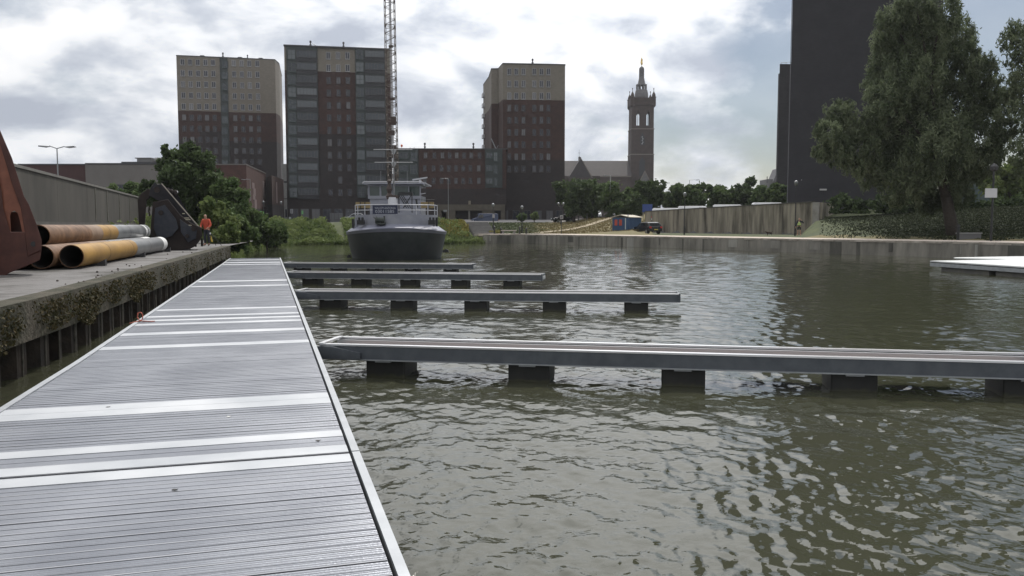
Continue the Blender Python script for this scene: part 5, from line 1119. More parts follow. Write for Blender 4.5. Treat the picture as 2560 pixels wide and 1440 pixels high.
b = MB(); a = q(1051, 486); b.slab([a, a + Vector((.35, 0, .06)), a + Vector((.35, 0, .11)), a + Vector((0, 0, .05))], (0, .2, 0)); b.build('wing_lamp', railm, sh)
# yellow hatch sides left and right
yel = mat('ochre_paint', (.19, .14, .06), (.24, .18, .08), 2, .6)
b = MB(); pbox(b, 889, 505, 924, 520, YH - 2.5, .3); b.build('hatch_cover', yel, sh)
b = MB(); pbox(b, 1052, 505, 1084, 520, YH - 2.5, .3); b.build('hatch_cover', yel, sh)
b = MB()
for px in (901, 912, 1072): b.tube(Q(px, 530, YH - 2.6), Q(px, 503, YH - 2.6), .03)
b.tube(Q(1066, 500, YH - 2.6), Q(1086, 499, YH - 2.6), .025); b.build('hatch_post', blackm, sh)
YF2 = YB + 5.4
b = MB(); p = Q(982, 511, YF2); b.tube(p, p + Vector((0, 0, .46)), .31, n=20); b.build('tank', mat('tank_white', (.55, .56, .58), rough=.5), sh, smooth=False)
MB().box(p.x - .31, YF2 - .3, p.z - .6, p.x + .31, YF2 + .3, p.z - .003).build('tank_base', supw, sh)
b = MB(); x0, x1 = Q(996, 500, YF2).x, Q(1031, 500, YF2).x; zb_, zt_ = Q(996, 520, YF2).z, Q(996, 487, YF2).z
b.box(x0, YF2, zb_ - .3, x0 + .06, YF2 + .08, zt_).box(x1 - .06, YF2, zb_ - .3, x1, YF2 + .08, zt_).box(x0, YF2, zt_ - .02, x1, YF2 + .5, zt_ + .18)
for k in range(3): b.slab([(x0 + k * .12, YF2 + .03, zt_), (x0 + .06 + k * .12, YF2 + .03, zt_), (x1 - .35 + k * .14, YF2 + .03, zb_), (x1 - .43 + k * .14, YF2 + .03, zb_)], (0, .04, 0))
b.slab([(x1 - .1, YF2 + .08, zt_), (x1 - .03, YF2 + .08, zt_), (x0 + .35, YF2 + .08, zb_), (x0 + .27, YF2 + .08, zb_)], (0, .04, 0)); b.build('hoist_frame', blackm, sh)
b = MB(); a = Q(1038, 498, YF2); b.slab([a, a + Vector((.12, 0, 0)), a + Vector((.2, 0, -.55)), a + Vector((.08, 0, -.55))], (0, .1, 0)); b.build('davit', blackm, sh)
pm = Q(985, 494, YF2); b = MB(); zt_ = Q(985, 372, YF2).z; b.tube(pm, (pm.x, pm.y, zt_ - .6), .06, .035, n=10); b.tube((pm.x, pm.y, zt_ - .6), (pm.x - .03, pm.y, zt_ + .25), .035, .02, n=8)
za = Q(985, 374, YF2).z; zc_ = Q(985, 406, YF2).z
b.build('mast', mat('mast_grey', (.16, .165, .17), rough=.5), sh)
for zz1, xa_, xb_ in ((za, 934, 1031), (zc_, 936, 1032)):
    xa_ = Q(xa_, 380, YF2).x; xb_ = Q(xb_, 380, YF2).x; b = MB(); b.tube((xa_, YF2, zz1), (xb_, YF2, zz1), .025); b.slab([(pm.x - .2, YF2, zz1), (pm.x + .2, YF2, zz1), (pm.x + .05, YF2, zz1 - .28), (pm.x - .05, YF2, zz1 - .28)], (0, .05, 0)); b.build('crosstree', mat('cross_grey', (.3, .31, .32), rough=.5), sh)
b = MB(); b.lathe((pm.x - .3, YF2, pm.z), [(.18, -.1), (.24, .1), (.12, .3), (.2, .55), (.1, .9), (.16, 1.1), (.05, 1.2)], 8); b.box(pm.x - .35, YF2 - .2, pm.z - .05, pm.x + .25, YF2 + .3, pm.z + .16); b.build('horn_bracket', mat('brown_gear', (.05, .035, .03), rough=.7), sh)
# name board
sgm = mat('navy_board', (.014, .02, .05), (.02, .027, .06), 2, .5); YS = YB + .7
sg = MB(); pbox(sg, 931.5, 513, 994, 535, YS, .05); sg = sg.build('name_board', sgm, sh)
def text(body, px, py, Y, hpx, m, parent, wpx=None, name='lettering'):
    cu = bpy.data.curves.new(name, 'FONT'); cu.body = body; cu.align_x = 'CENTER'; cu.align_y = 'CENTER'; cu.size = 1; cu.extrude = 0.004
    o = bpy.data.objects.new(name, cu); COL.objects.link(o); bpy.context.view_layer.update()
    me = bpy.data.meshes.new_from_object(o); bpy.data.objects.remove(o); hh = hpx * Y / F; k = hh / 0.72; kx = k
    xs_ = [v.co.x for v in me.vertices]
    if wpx: kx = (wpx * Y / F) / (max(xs_) - min(xs_))
    for v in me.vertices: v.co = (v.co.x * kx, -v.co.z - 0.006, v.co.y * k)
    me.materials.append(m); o = bpy.data.objects.new(name, me); COL.objects.link(o)
    p = Q(px, py, Y); par = parent
    o0 = Vector((0, 0, 0))
    while par: o0 += Vector(par.location); par = par.parent
    o.parent = parent; o.location = p - o0; return o
tx_ = mat('board_lettering', (.36, .38, .44), rough=.6)
text('WILLEM ANTONIA', 963, 520.5, YS, 5.6, tx_, sg, 52); text('03011585', 962, 529, YS, 7.5, tx_, sg, 47)

# ------------------------------------------------------------------ lattice crane
YCr = 104.0; cr = thing('lattice_crane', 'tall thin lattice crane boom rising out of the frame behind the barge', 'crane', (Q(984, 540, YCr).x, YCr, 2.3))
lat_m = mat('lattice_grey', (.075, .06, .05), (.11, .085, .07), 3, .6); cb0 = Q(984, 540, YCr); ct0 = Q(970, -190, YCr + 4)
def lattice(name, A, B, w0, w1, w2, n, m, r_=.05):
    """four-chord boom, narrow foot, full width, narrow head"""
    ax = (B - A); L = ax.length; ax.normalize(); sx_ = Vector((1, 0, 0)); sx_ = (sx_ - ax * sx_.dot(ax)).normalized(); sy_ = ax.cross(sx_)
    def wd(t): return w0 + (w1 - w0) * min(1, t / .12) if t < .12 else w1
    pts = []
    for k in range(n + 1):
        t = k / n; c = A + ax * L * t; h = wd(t) / 2; pts.append([c + sx_ * h * i + sy_ * h * j for i, j in ((-1, -1), (1, -1), (1, 1), (-1, 1))])
    ch_ = MB(); br_ = MB()
    for k in range(n):
        for c in range(4):
            ch_.tube(pts[k][c], pts[k + 1][c], r_, n=6); d2 = (c + 1) % 4
            if k % 2 == 0: br_.tube(pts[k][c], pts[k + 1][d2], r_ * .55, n=5)
            else: br_.tube(pts[k][d2], pts[k + 1][c], r_ * .55, n=5)
            if k % 6 == 0: br_.tube(pts[k][c], pts[k][d2], r_ * .8, n=5)
    ch_.build('boom_chords', m, cr); br_.build('boom_lacing', m, cr)
lattice('boom', cb0 + Vector((0, 0, 1)), ct0, .5, 1.2, .5, 66, lat_m)
b = MB()
for i, dx in enumerate((-.12, .02, .14)): b.tube(cb0 + Vector((dx, .2, 3)), ct0 + Vector((dx, .2, 0)), .025, n=5)
b.tube(cb0 + Vector((0, .25, 9)), ct0 + Vector((0, .25, 0)), .12, n=6); b.build('hoist_cable', mat('cable_pale', (.4, .4, .42), rough=.5), cr)
b = MB(); p = Q(979, 300, YCr)
for py, wpx, hpx in ((118, 10, 5), (250, 11, 6), (312, 12, 20), (338, 8, 12), (372, 12, 9), (395, 9, 8), (420, 7, 12), (445, 8, 10)):
    pp = Q(966 + (py * .03) + 2, py, YCr - .75); h = hpx * YCr / F; w__ = wpx * YCr / F; b.box(pp.x, pp.y, pp.z, pp.x + w__, pp.y + .3, pp.z + h)
b.build('boom_fitting', mat('boom_brown', (.04, .026, .021), (.06, .04, .032), 4, .7), cr)
b = MB(); x_ = cb0.x; b.box(x_ - 1.8, YCr - .5, 3.0, x_ + 1.8, YCr + 4, 4.6); b.box(x_ + .6, YCr - 1.2, 3.1, x_ + 1.7, YCr - .5, 4.9); b.build('crane_house', mat('crane_paint', (.28, .2, .05), rough=.5), cr)
for sx1 in (-1.9, 1.2): MB().box(x_ + sx1, YCr - 1.5, 2.3, x_ + sx1 + .8, YCr + 4.5, 3.1).build('crawler_track', blackm, cr, bevel=.3)

# ------------------------------------------------------------------ vehicles
tyre = mat('tyre', (.015, .015, .016), rough=.85); rim = mat('wheel_rim', (.3, .31, .32), rough=.35, metal=.7); cglass = mat('car_glass', (.012, .014, .016), rough=.06)
redl = mat('tail_lamp', (.45, .02, .02), rough=.3); headl = mat('head_lamp', (.7, .72, .75), rough=.15)
def vehicle(name, label, cat, loc, rz, kind, paint, group=None):
    t = thing(name, label, cat, (0, 0, 0), group)
    if kind == 'hatch': L, W_, side = 4.1, 1.72, [(-2.05, .30), (-2.05, .62), (-1.98, .82), (-1.2, .92), (-.62, 1.32), (-.3, 1.42), (1.1, 1.45), (1.55, 1.36), (1.98, .98), (2.05, .85), (2.05, .32)]; wx = (-1.3, 1.25); win = [(-1.05, .94), (-.55, 1.31), (1.1, 1.37), (1.62, .98)]; rearw = (1.62, .99, 1.9, 1.33)
    elif kind == 'sedan': L, W_, side = 4.5, 1.76, [(-2.25, .3), (-2.25, .64), (-2.1, .8), (-1.1, .92), (-.5, 1.34), (-.2, 1.42), (.8, 1.42), (1.45, 1.0), (2.15, .94), (2.25, .8), (2.25, .32)]; wx = (-1.4, 1.35); win = [(-.95, .94), (-.42, 1.32), (.75, 1.35), (1.25, .98)]; rearw = (1.0, 1.0, 1.4, 1.33)
    else: L, W_, side = 5.2, 1.95, [(-2.6, .35), (-2.6, .85), (-2.4, 1.05), (-1.85, 1.2), (-1.35, 1.95), (-1.1, 2.1), (2.4, 2.12), (2.58, 2.0), (2.6, .4)]; wx = (-1.7, 1.55); win = [(-1.7, 1.25), (-1.3, 1.85), (-.5, 1.9), (-.5, 1.25)]; rearw = (.6, 1.2, 2.1, 1.85)
    zb_ = .95 if kind != 'van' else 1.2; b = MB(); n = len(side)
    def yy(z): return W_ / 2 - (max(0, z - zb_) * .28)
    vs = [(x, -yy(z), z) for x, z in side] + [(x, yy(z), z) for x, z in side]
    b.add(vs, [(i, (i + 1) % n, n + (i + 1) % n, n + i) for i in range(n)] + [tuple(range(n - 1, -1, -1)), tuple(range(n, 2 * n))]); b.build('body', paint, t, bevel=.05)
    for sg_ in (-1, 1):
        g_2 = MB(); g_2.slab([(x, sg_ * (yy(z) + .006), z) for x, z in win], (0, -sg_ * .02, 0)); g_2.build('side_window', cglass, t)
    wsx = win[0][0] - .12; b = MB()
    sl = side; i0 = 3; a = sl[i0]; c = sl[i0 + 1]
    b.slab([(a[0] + (c[0] - a[0]) * .1 - .012, -yy(a[1]) + .12, a[1] + (c[1] - a[1]) * .1 + .01), (a[0] + (c[0] - a[0]) * .1 - .012, yy(a[1]) - .12, a[1] + (c[1] - a[1]) * .1 + .01), (a[0] + (c[0] - a[0]) * .95 - .012, yy(c[1]) - .1, a[1] + (c[1] - a[1]) * .95 + .01), (a[0] + (c[0] - a[0]) * .95 - .012, -yy(c[1]) + .1, a[1] + (c[1] - a[1]) * .95 + .01)], (.01, 0, -.01)); b.build('windscreen', cglass, t)
    if kind == 'hatch':
        b = MB(); a, c = (1.97, .99), (1.57, 1.35); b.slab([(a[0] + .012, -.68, a[1]), (a[0] + .012, .68, a[1]), (c[0] + .012, .6, c[1]), (c[0] + .012, -.6, c[1])], (-.01, 0, 0)); b.build('rear_window', cglass, t)
    for sg_ in (-1, 1):
        MB().box(L / 2 - .06, sg_ * W_ / 2 - (.26 if sg_ > 0 else 0), .72, L / 2 + .015, sg_ * W_ / 2 + (.26 if sg_ < 0 else 0), .92).build('tail_light', redl, t)
        MB().box(-L / 2 - .012, sg_ * W_ / 2 - (.34 if sg_ > 0 else 0), .6, -L / 2 + .06, sg_ * W_ / 2 + (.34 if sg_ < 0 else 0), .76).build('headlight', headl, t)
        for x in wx:
            b = MB(); r_ = .31 if kind != 'van' else .34; b.tube((x, sg_ * (W_ / 2 - .18), r_), (x, sg_ * (W_ / 2 + .02), r_), r_, n=18); wh_ = b.build('wheel', tyre, t); b = MB(); b.tube((x, sg_ * (W_ / 2 + .018), r_), (x, sg_ * (W_ / 2 + .028), r_), r_ * .6, n=12); b.build('rim', rim, wh_)
    MB().box(L / 2, -.26, .5, L / 2 + .02, .26, .61).build('number_plate', mat('plate_yellow', (.5, .4, .06), rough=.5), t)
    t.location = loc; t.rotation_euler = (0, 0, rz); return t
def on(px, Y, dz=0.0): g = G(px, Y); return Vector((g.x, g.y, HZ(g.x, g.y) + dz))
blackpaint = mat('black_paint', (.012, .013, .016), rough=.22); silver = mat('silver_paint', (.5, .52, .54), rough=.22, metal=.6); vanw = mat('van_white', (.7, .71, .72), rough=.35); bluep = mat('blue_grey_paint', (.035, .05, .10), rough=.3)
g = G(1619, 103); vehicle('parked_car', 'black hatchback parked on the quay beside the blue trailer', 'car', (g.x, g.y, 1.0), R(-70), 'hatch', blackpaint)
p = on(1473, 164, .03); vehicle('parked_car', 'silver car glinting on the road above the lawn', 'car', p, R(78), 'sedan', silver)
p = on(1492, 176, 0); vehicle('parked_car', 'second silver car just behind and right of the first', 'car', (p.x, p.y, p.z + .3), R(80), 'hatch', silver)
p = on(1407, 158, 0); vehicle('parked_car', 'dark car half hidden by the sign post on the lawn edge', 'car', p, R(20), 'hatch', blackpaint)
p = G(890, 128); vehicle('parked_car', 'pale grey car partly hidden behind the left side of the barge', 'car', (p.x, p.y, 2.42), R(8), 'sedan', mat('grey_paint', (.26, .27, .29), rough=.3, metal=.4))
p = on(1212, 170, .0); vehicle('parked_van', 'small blue and grey van by the dark tower wall', 'van', (p.x, p.y, 2.3), R(15), 'van', bluep)
for i, (px, ytop, Y, lab) in enumerate(((1676, 520.5, 124, 'white van roof above the left part of the retaining wall'), (1741, 515.5, 122, 'white van roof above the wall left of its middle'), (1829, 512, 118, 'white van roof above the middle of the retaining wall'), (1928, 507, 116, 'white van roof above the wall near the black tower'))):
    g = G(px, Y); zt_ = EYE + (562.5 - ytop) / F * Y; vehicle('parked_van', lab, 'van', (g.x, g.y, zt_ - 2.12), R(150 + 8 * i), 'van', vanw, 'white vans behind the retaining wall')
g = G(1618, 128); zt_ = EYE + (562.5 - 511) / F * 128; b = MB(); b.box(g.x - .75, 128, zt_ - 1.2, g.x + .75, 128.06, zt_); t_ = thing('blue_sign', 'plain blue panel standing above the left end of the retaining wall', 'sign', (g.x, 128, zt_ - 3)); b.build('panel', mat('sign_blue', (.02, .05, .2), rough=.5), t_); b = MB(); b.tube((g.x - .6, 128.1, zt_ - 3), (g.x - .6, 128.1, zt_), .04).tube((g.x + .6, 128.1, zt_ - 3), (g.x + .6, 128.1, zt_), .04); b.build('post', stainpole, t_)

# ------------------------------------------------------------------ blue trailer
YT = 104.5; tb = G(1531, YT); tr = thing('site_trailer', 'blue wooden site wagon with orange red shutters and a pale roof', 'trailer', (tb.x, tb.y, 1.0))
dT = Vector((1, .12, 0)).normalized(); nT = Vector((.55, .85, 0)).normalized(); base = Vector((tb.x, tb.y, 0))
TT = lambda v: base + dT * v.x + nT * v.y + Vector((0, 0, v.z)); wT_ = 2.15; dT_ = 3.6; z0 = 1.42; z1 = 3.02
bl = mat('wagon_blue', (.018, .05, .12), (.028, .07, .15), 2, .6)
MB().box(0, 0, z0, wT_, dT_, z1, 0, TT).build('body', bl, tr)
b = MB(); b.slab([TT(Vector(v)) for v in ((-.15, -.15, z1), (wT_ / 2, -.15, z1 + .28), (wT_ + .15, -.15, z1), (wT_ + .15, -.15, z1 + .07), (wT_ / 2, -.15, z1 + .36), (-.15, -.15, z1 + .07))], nT * (dT_ + .3)); b.build('roof', mat('wagon_roof', (.42, .38, .30), (.5, .46, .38), 3, .7), tr)
for x0 in (.3, .88): MB().box(x0, -.05, z0 + .62, x0 + .33, -.005, z0 + 1.35, 0, TT).build('shutter', mat('shutter_red', (.38, .06, .035), rough=.6), tr)
MB().box(1.62, -.06, z0 + .05, 1.72, -.01, z1 - .05, 0, TT).build('corner_board', mat('pale_board', (.4, .45, .46), rough=.6), tr)
MB().box(.2, .1, 1.25, wT_ - .1, dT_ + .3, 1.40, 0, TT).build('chassis', blackm, tr)
for x0, y0 in ((.55, .3), (1.9, .3), (.55, 2.9), (1.9, 2.9)): b = MB(); b.tube(TT(Vector((x0 - .09, y0, 1.26))), TT(Vector((x0 + .09, y0, 1.26))), .24, n=14); b.build('wheel', tyre, tr)
MB().box(.03, .02, 1.0, .1, .09, 1.42, 0, TT).build('prop', blackm, tr)
b = MB(); b.tube(TT(Vector((.25, .1, z1))), TT(Vector((.25, .1, z1 + .5))), .05).tube(TT(Vector((.25, .1, z1 + .5))), TT(Vector((.05, .1, z1 + .38))), .05); b.build('flue', stainpole, tr)
MB().lathe(TT(Vector((1.95, .05, z1 + .12))), [(.05, 0), (.09, .1), (.05, .25)], 8).build('lamp', white, tr)
g = G(1590, 116); tag(MB().box(g.x - .75, 116, 1.0, g.x + .7, 116.15, 2.9).box(g.x - .8, 115.98, 2.9, g.x + .75, 116.17, 2.96).build('grey_screen', mat('grey_screen_m', (.14, .14, .145), (.18, .18, .185), 1.5, .8)), 'plain grey panel between the trailer and the retaining wall', 'screen')

# ------------------------------------------------------------------ steps, bench, posts
stm = mat('step_stone', (.13, .125, .125), (.18, .175, .17), 1.5, .85)
gA, gB = G(1168, 108), G(1226, 103); st = thing('stairway', 'broad grey stone steps climbing the bank right of the barge', 'stairs', (gA.x, 104, 1.0))
for k in range(9):
    y0 = 101.2 + k * .62; zk = 1.05 + .155 * (k + 1); x0 = G(1182 - k * 2, y0).x; x1 = G(1238 - k * 2.2, y0).x
    MB().box(x0, y0, .6, x1, y0 + .64 + (3 if k == 8 else 0), zk).box(x0, y0 - .02, zk, x1, y0 + .66, zk + (.03 if k in (4, 8) else .012), 1).build('step', [stm, mat('step_edge', (.26, .26, .25), rough=.8)], st)
# sloping end wall and dry plant beds
sw = thing('ramp_wall', 'pale concrete ramp slab sloping into the water at the quay corner', 'wall', (G(1195, 99).x, 99, 0))
a, b_ = Q(1185, 583, 99.5), P(1215, 604, .02); MB().slab([Vector((a.x, a.y, 1.04)), Vector((a.x + 1.6, a.y + .3, 1.06)), Vector((b_.x + .4, b_.y + .2, .02)), Vector((b_.x - .9, b_.y - .6, .02))], (0, 0, -.25)).build('slab', mat('pale_slab', (.26, .24, .2), (.32, .3, .26), 1.5, .85), sw)
pts = []
for px0, px1, y0, y1 in ((1222, 1255, 101.5, 107), (1100, 1172, 99.5, 107)):
    for _ in range(3500): Y = random.uniform(y0, y1); x_ = G(random.uniform(px0, px1), Y).x; s_, i_ = sdist(np.array([x_]), np.array([Y])); pts.append((x_, Y, max(HZ(x_, Y), .1) + random.random() ** 1.5 * .35))
tag(leaves(pts, .15, 'grass_tufts', leaf_mat('dry_blades', (.12, .13, .03), (.24, .2, .06)), None, 2.4, -.8), kind='stuff', label='yellow green grass tufts beside the steps', cat='grass')
bn = G(1272, 101.3); b_t = thing('bench', 'low pale block bench on the quay beyond the steps', 'bench', (bn.x, bn.y, 1.05))
MB().box(bn.x - .95, bn.y, 1.38, bn.x + .95, bn.y + .5, 1.5).build('seat', mat('bench_pale', (.3, .28, .25), rough=.8), b_t)
for sx1 in (-.8, .55): MB().box(bn.x + sx1, bn.y + .05, 1.04, bn.x + sx1 + .25, bn.y + .45, 1.379).build('leg', stm, b_t)
bn = G(2428, 61.5); zb_ = HZ(bn.x, bn.y); b_t = thing('bench', 'grey stone bench below the willow by the right path', 'bench', (bn.x, bn.y, zb_))
MB().box(bn.x - .85, bn.y, zb_ + .4, bn.x + .85, bn.y + .5, zb_ + .48).build('seat', mat('bench_grey', (.24, .24, .24), rough=.8), b_t)
MB().box(bn.x - .8, bn.y + .05, zb_ - .02, bn.x + .8, bn.y + .45, zb_ + .399).build('base', mat('bench_base', (.13, .13, .135), rough=.8), b_t)
posts = [(1253, 101.5, .75, 'dark post left of the low block bench'), (1299, 101, .9, 'dark post between the bench and the lawn'), (1316, 101, .75, 'dark post third along the quay behind the bench'), (1236, 101, .95, 'dark litter bin post at the foot of the steps'), (1446, 156, .9, 'black bollard left of the silver car'), (1479, 153, .9, 'black bollard in front of the silver car'), (1494, 155, .9, 'black bollard right of the silver car'), (1430, 158, .9, 'black bollard on the lawn edge by the young tree'), (2396, 60.5, 1.15, 'dark post by the path under the willow trunk')]
for px, Y, h, lab in posts:
    g = G(px, Y); z = max(HZ(g.x, g.y), 1.0); b = MB(); b.lathe((g.x, g.y, z), [(.1, 0), (.1, h * .85), (.13, h * .86), (.12, h * .97), (.05, h)], 8); tag(b.build('bollard', blackm), lab, 'bollard', 'dark posts along the far bank')
# ------------------------------------------------------------------ lamps and signs
def lamp_globe(px, pyt, Y, zb_, label, twin=False, grp='globe lamps round the harbour'):
    g = G(px, Y); z = EYE + (562.5 - pyt) / F * Y; t = thing('street_lamp', label, 'street lamp', (g.x, g.y, zb_), grp)
    b = MB(); b.lathe((g.x, g.y, zb_), [(.09, 0), (.09, .9), (.05, 1.0), (.04, z - zb_ - .5), (.07, z - zb_ - .45)], 10); b.build('pole', blackm, t)
    gm_ = mat('globe_glass', (.12, .13, .13), rough=.12)
    for dx in ((-.38, .38) if twin else (0,)):
        if twin: MB().tube((g.x, g.y, z - .7), (g.x + dx, g.y, z - .5), .03).build('arm', blackm, t)
        MB().lathe((g.x + dx, g.y, z - .48), [(.08, 0), (.15, .12), (.2, .28), (.17, .42), (.06, .48)], 14).build('globe', gm_, t, smooth=True)
        MB().lathe((g.x + dx, g.y, z - .05), [(.1, 0), (.12, .03), (.03, .08)], 10).build('cap', headl, t)
lamp_globe(1711, 482, 93, 1.03, 'black globe lamp in front of the left half of the retaining wall')
lamp_globe(1988, 453, 83, 1.03, 'black globe lamp beside the man in the yellow vest')
lamp_globe(1305, 515, 104, 1.1, 'globe lamp in front of the dark shop base beyond the bench')
lamp_globe(1233, 509, 106, 1.2, 'globe lamp with a white plate at the top of the steps')
lamp_globe(1402, 507, 130, 2.2, 'twin globe lamp on the lawn in front of the brown tower', True)
lamp_globe(660, 503, 140, 2.3, 'globe lamp before the retail building on the left')
lamp_globe(704, 504, 140, 2.3, 'globe lamp in the gap between the two left towers')
g = G(2479, 56); z_ = EYE + (562.5 - 412) / F * 56; t_ = thing('street_lamp', 'tall dark post lamp with a white sign at the right edge', 'street lamp', (g.x, g.y, 1.05))
MB().tube((g.x, g.y, 1.0), (g.x, g.y, z_ - .4), .075, .06, n=10).build('pole', blackm, t_); MB().lathe((g.x, g.y, z_ - .45), [(.1, 0), (.24, .08), (.26, .3), (.16, .42), (.04, .5)], 12).build('globe', steeld, t_)
a, c = Q(2462, 494, 55.9), Q(2493, 471, 55.9); MB().box(a.x, 55.88, a.z, c.x, 55.91, c.z).build('sign_plate', mat('sign_white', (.45, .46, .48), rough=.5), t_)
# tall road lamps
def mast(px, pyt, Y, zb_, label, arms, r_=.08, m=None):
    g = G(px, Y); z = EYE + (562.5 - pyt) / F * Y; t = thing('lamp_mast', label, 'lamp post', (g.x, g.y, zb_)); MB().tube((g.x, g.y, zb_), (g.x, g.y, z), r_, r_ * .55, n=10).build('pole', m or stainpole, t)
    for dx, dz in arms:
        e = Vector((g.x + dx, g.y, z + dz)); MB().tube((g.x, g.y, z - .02), e, .035).build('arm', m or stainpole, t)
        s_ = 1 if dx > 0 else -1; MB().slab([e + Vector((-.1 * s_, -.12, -.03)), e + Vector((.75 * s_, -.1, .03)), e + Vector((.8 * s_, -.05, -.05)), e + Vector((.3 * s_, -.12, -.12))], (0, .24, 0)).build('lamp_head', stainpole, t)
mast(150, 373, 62, 2.4, 'double armed road lamp rising behind the grey wall', ((-.55, .17), (.55, .13)), .07)
mast(1525, 440, 150, 3.0, 'tall pale lamp mast left of the blue trailer', ((-.3, .05),), .14, mat('pale_mast', (.33, .34, .33), rough=.6))
mast(1722, 451, 165, 3.5, 'thin lamp mast above the tree row by the globe lamp', ((1.1, .05),))
mast(1655, 458, 165, 3.5, 'thin lamp mast just right of the church tower', ((.6, 0),))
mast(1121, 447, 150, 2.3, 'thin grey lamp mast in front of the low red block', ((-.6, .02),), .06)
mast(628, 449, 140, 2.3, 'small lamp mast in front of the retail building strips', ((-.7, 0),), .05)
# street signs: posts with plates
def sign(px, py, wpx, hpx, Y, col, label, post=True, border=None, symbol=None, zb_=None):
    g = G(px, Y); a = Q(px - wpx / 2, py + hpx / 2, Y); c = Q(px + wpx / 2, py - hpx / 2, Y); zb_ = max(HZ(g.x, g.y), 1.0) if zb_ is None else zb_
    t = thing('street_sign', label, 'sign', (g.x, g.y, zb_)); MB().box(a.x, Y, a.z, c.x, Y + .03, c.z).build('plate', mat('plate_%d_%d' % (px, py), col, rough=.5), t)
    if border: k = wpx * Y / F * .14; MB().box(a.x + k, Y - .01, a.z + k, c.x - k, Y - .002, c.z - k).build('inner_plate', mat('platein_%d_%d' % (px, py), border, rough=.5), t)
    if post: MB().tube((g.x, Y + .06, zb_), (g.x, Y + .06, c.z), .035).build('post', blackm, t)
    return t
sign(655, 533, 9, 10, 118, (.12, .4, .12), 'green framed square sign before the left buildings', border=(.03, .035, .03), zb_=2.4)
sign(662.5, 547, 4, 7, 100, (.75, .72, .6), 'tiny bright white tilted plate above the bushes', zb_=2.3)
sign(729, 528, 6, 11, 125, (.3, .31, .33), 'pale sign plate at the foot of the middle tower', border=(.12, .12, .13), zb_=2.4)
sign(725, 547, 5, 9, 122, (.22, .24, .23), 'small grey box sign below the pale plate', zb_=2.4)
sign(756, 531, 4, 9, 125, (.1, .3, .1), 'narrow green sign at the middle tower base', zb_=2.4)
sign(1404, 543, 8, 9, 101, (.33, .33, .33), 'square white sign on a black post on the quay edge', border=(.1, .1, .11))
sign(1234, 540, 6, 9, 103, (.26, .26, .27), 'pale plate low on the lamp by the steps')
sign(1551, 492, 15, 11, 152, (.16, .17, .18), 'grey rectangular direction board among the trees', zb_=3)
sign(1113, 527, 9, 5, 160, (.2, .21, .22), 'small pale shop sign over a door of the low block', post=False, zb_=2.3)
gan = thing('sign_gantry', 'grey horizontal road sign arm behind the pale lamp mast', 'sign', (G(1525, 156).x, 156, 3)); a, c = Q(1505, 503, 156), Q(1547, 497, 156)
MB().box(a.x, 156, a.z, c.x, 156.1, c.z).build('panel', mat('gantry_grey', (.2, .21, .22), rough=.6), gan); MB().tube((c.x - .2, 156.1, 3), (c.x - .2, 156.1, c.z + .8), .07).build('post', stainpole, gan)
ant = thing('sign_gantry', 'thin pale overhead arm with small spikes left of the lamp mast', 'sign', (G(1450, 150).x, 150, 2.6)); a, c = Q(1433, 501, 150), Q(1460, 501, 150); b = MB(); b.tube(a, c, .06)
for i in range(5): q_ = a.lerp(c, .3 + i * .15); b.tube(q_, q_ + Vector((0, 0, .25)), .03)
b.build('arm', mat('pale_arm', (.4, .42, .42), rough=.5), ant); q_ = Q(1468, 507, 150); MB().tube((q_.x, 150, 2.6), q_, .06).tube(q_, q_ + Vector((-.45, 0, 0)), .05).build('post', stainpole, ant)

# ------------------------------------------------------------------ people and the dog
def skin_mesh(name, chains, m, parent, sub=1):
    """chains: list of [(pos, radius), ...]; first point of later chains is shared with the nearest earlier vertex"""
    vs = []; rad = []; ed = []
    for ch_ in chains:
        prev = None
        for i, (p, r_) in enumerate(ch_):
            p = Vector(p); k = None
            if vs:
                dmin, kk = min(((Vector(v) - p).length, j) for j, v in enumerate(vs))
                if dmin < 1e-4: k = kk
            if k is None: vs.append(tuple(p)); rad.append(r_); k = len(vs) - 1
            if prev is not None: ed.append((prev, k))
            prev = k
    me = bpy.data.meshes.new(name); me.from_pydata(vs, ed, []); o = bpy.data.objects.new(name, me); COL.objects.link(o)
    o.modifiers.new('skin', 'SKIN'); 
    for v, r_ in zip(me.skin_vertices[0].data, rad):
        v.radius = (r_, r_) if not isinstance(r_, tuple) else r_
    me.skin_vertices[0].data[0].use_root = True
    s_ = o.modifiers.new('sub', 'SUBSURF'); s_.levels = sub; s_.render_levels = sub
    dg = bpy.context.evaluated_depsgraph_get(); me2 = bpy.data.meshes.new_from_object(o.evaluated_get(dg)); bpy.data.objects.remove(o); me2.materials.append(m)
    for p in me2.polygons: p.use_smooth = True
    o = bpy.data.objects.new(name, me2); COL.objects.link(o); o.parent = parent; return o
skinm = mat('skin', (.42, .24, .17), rough=.6); 
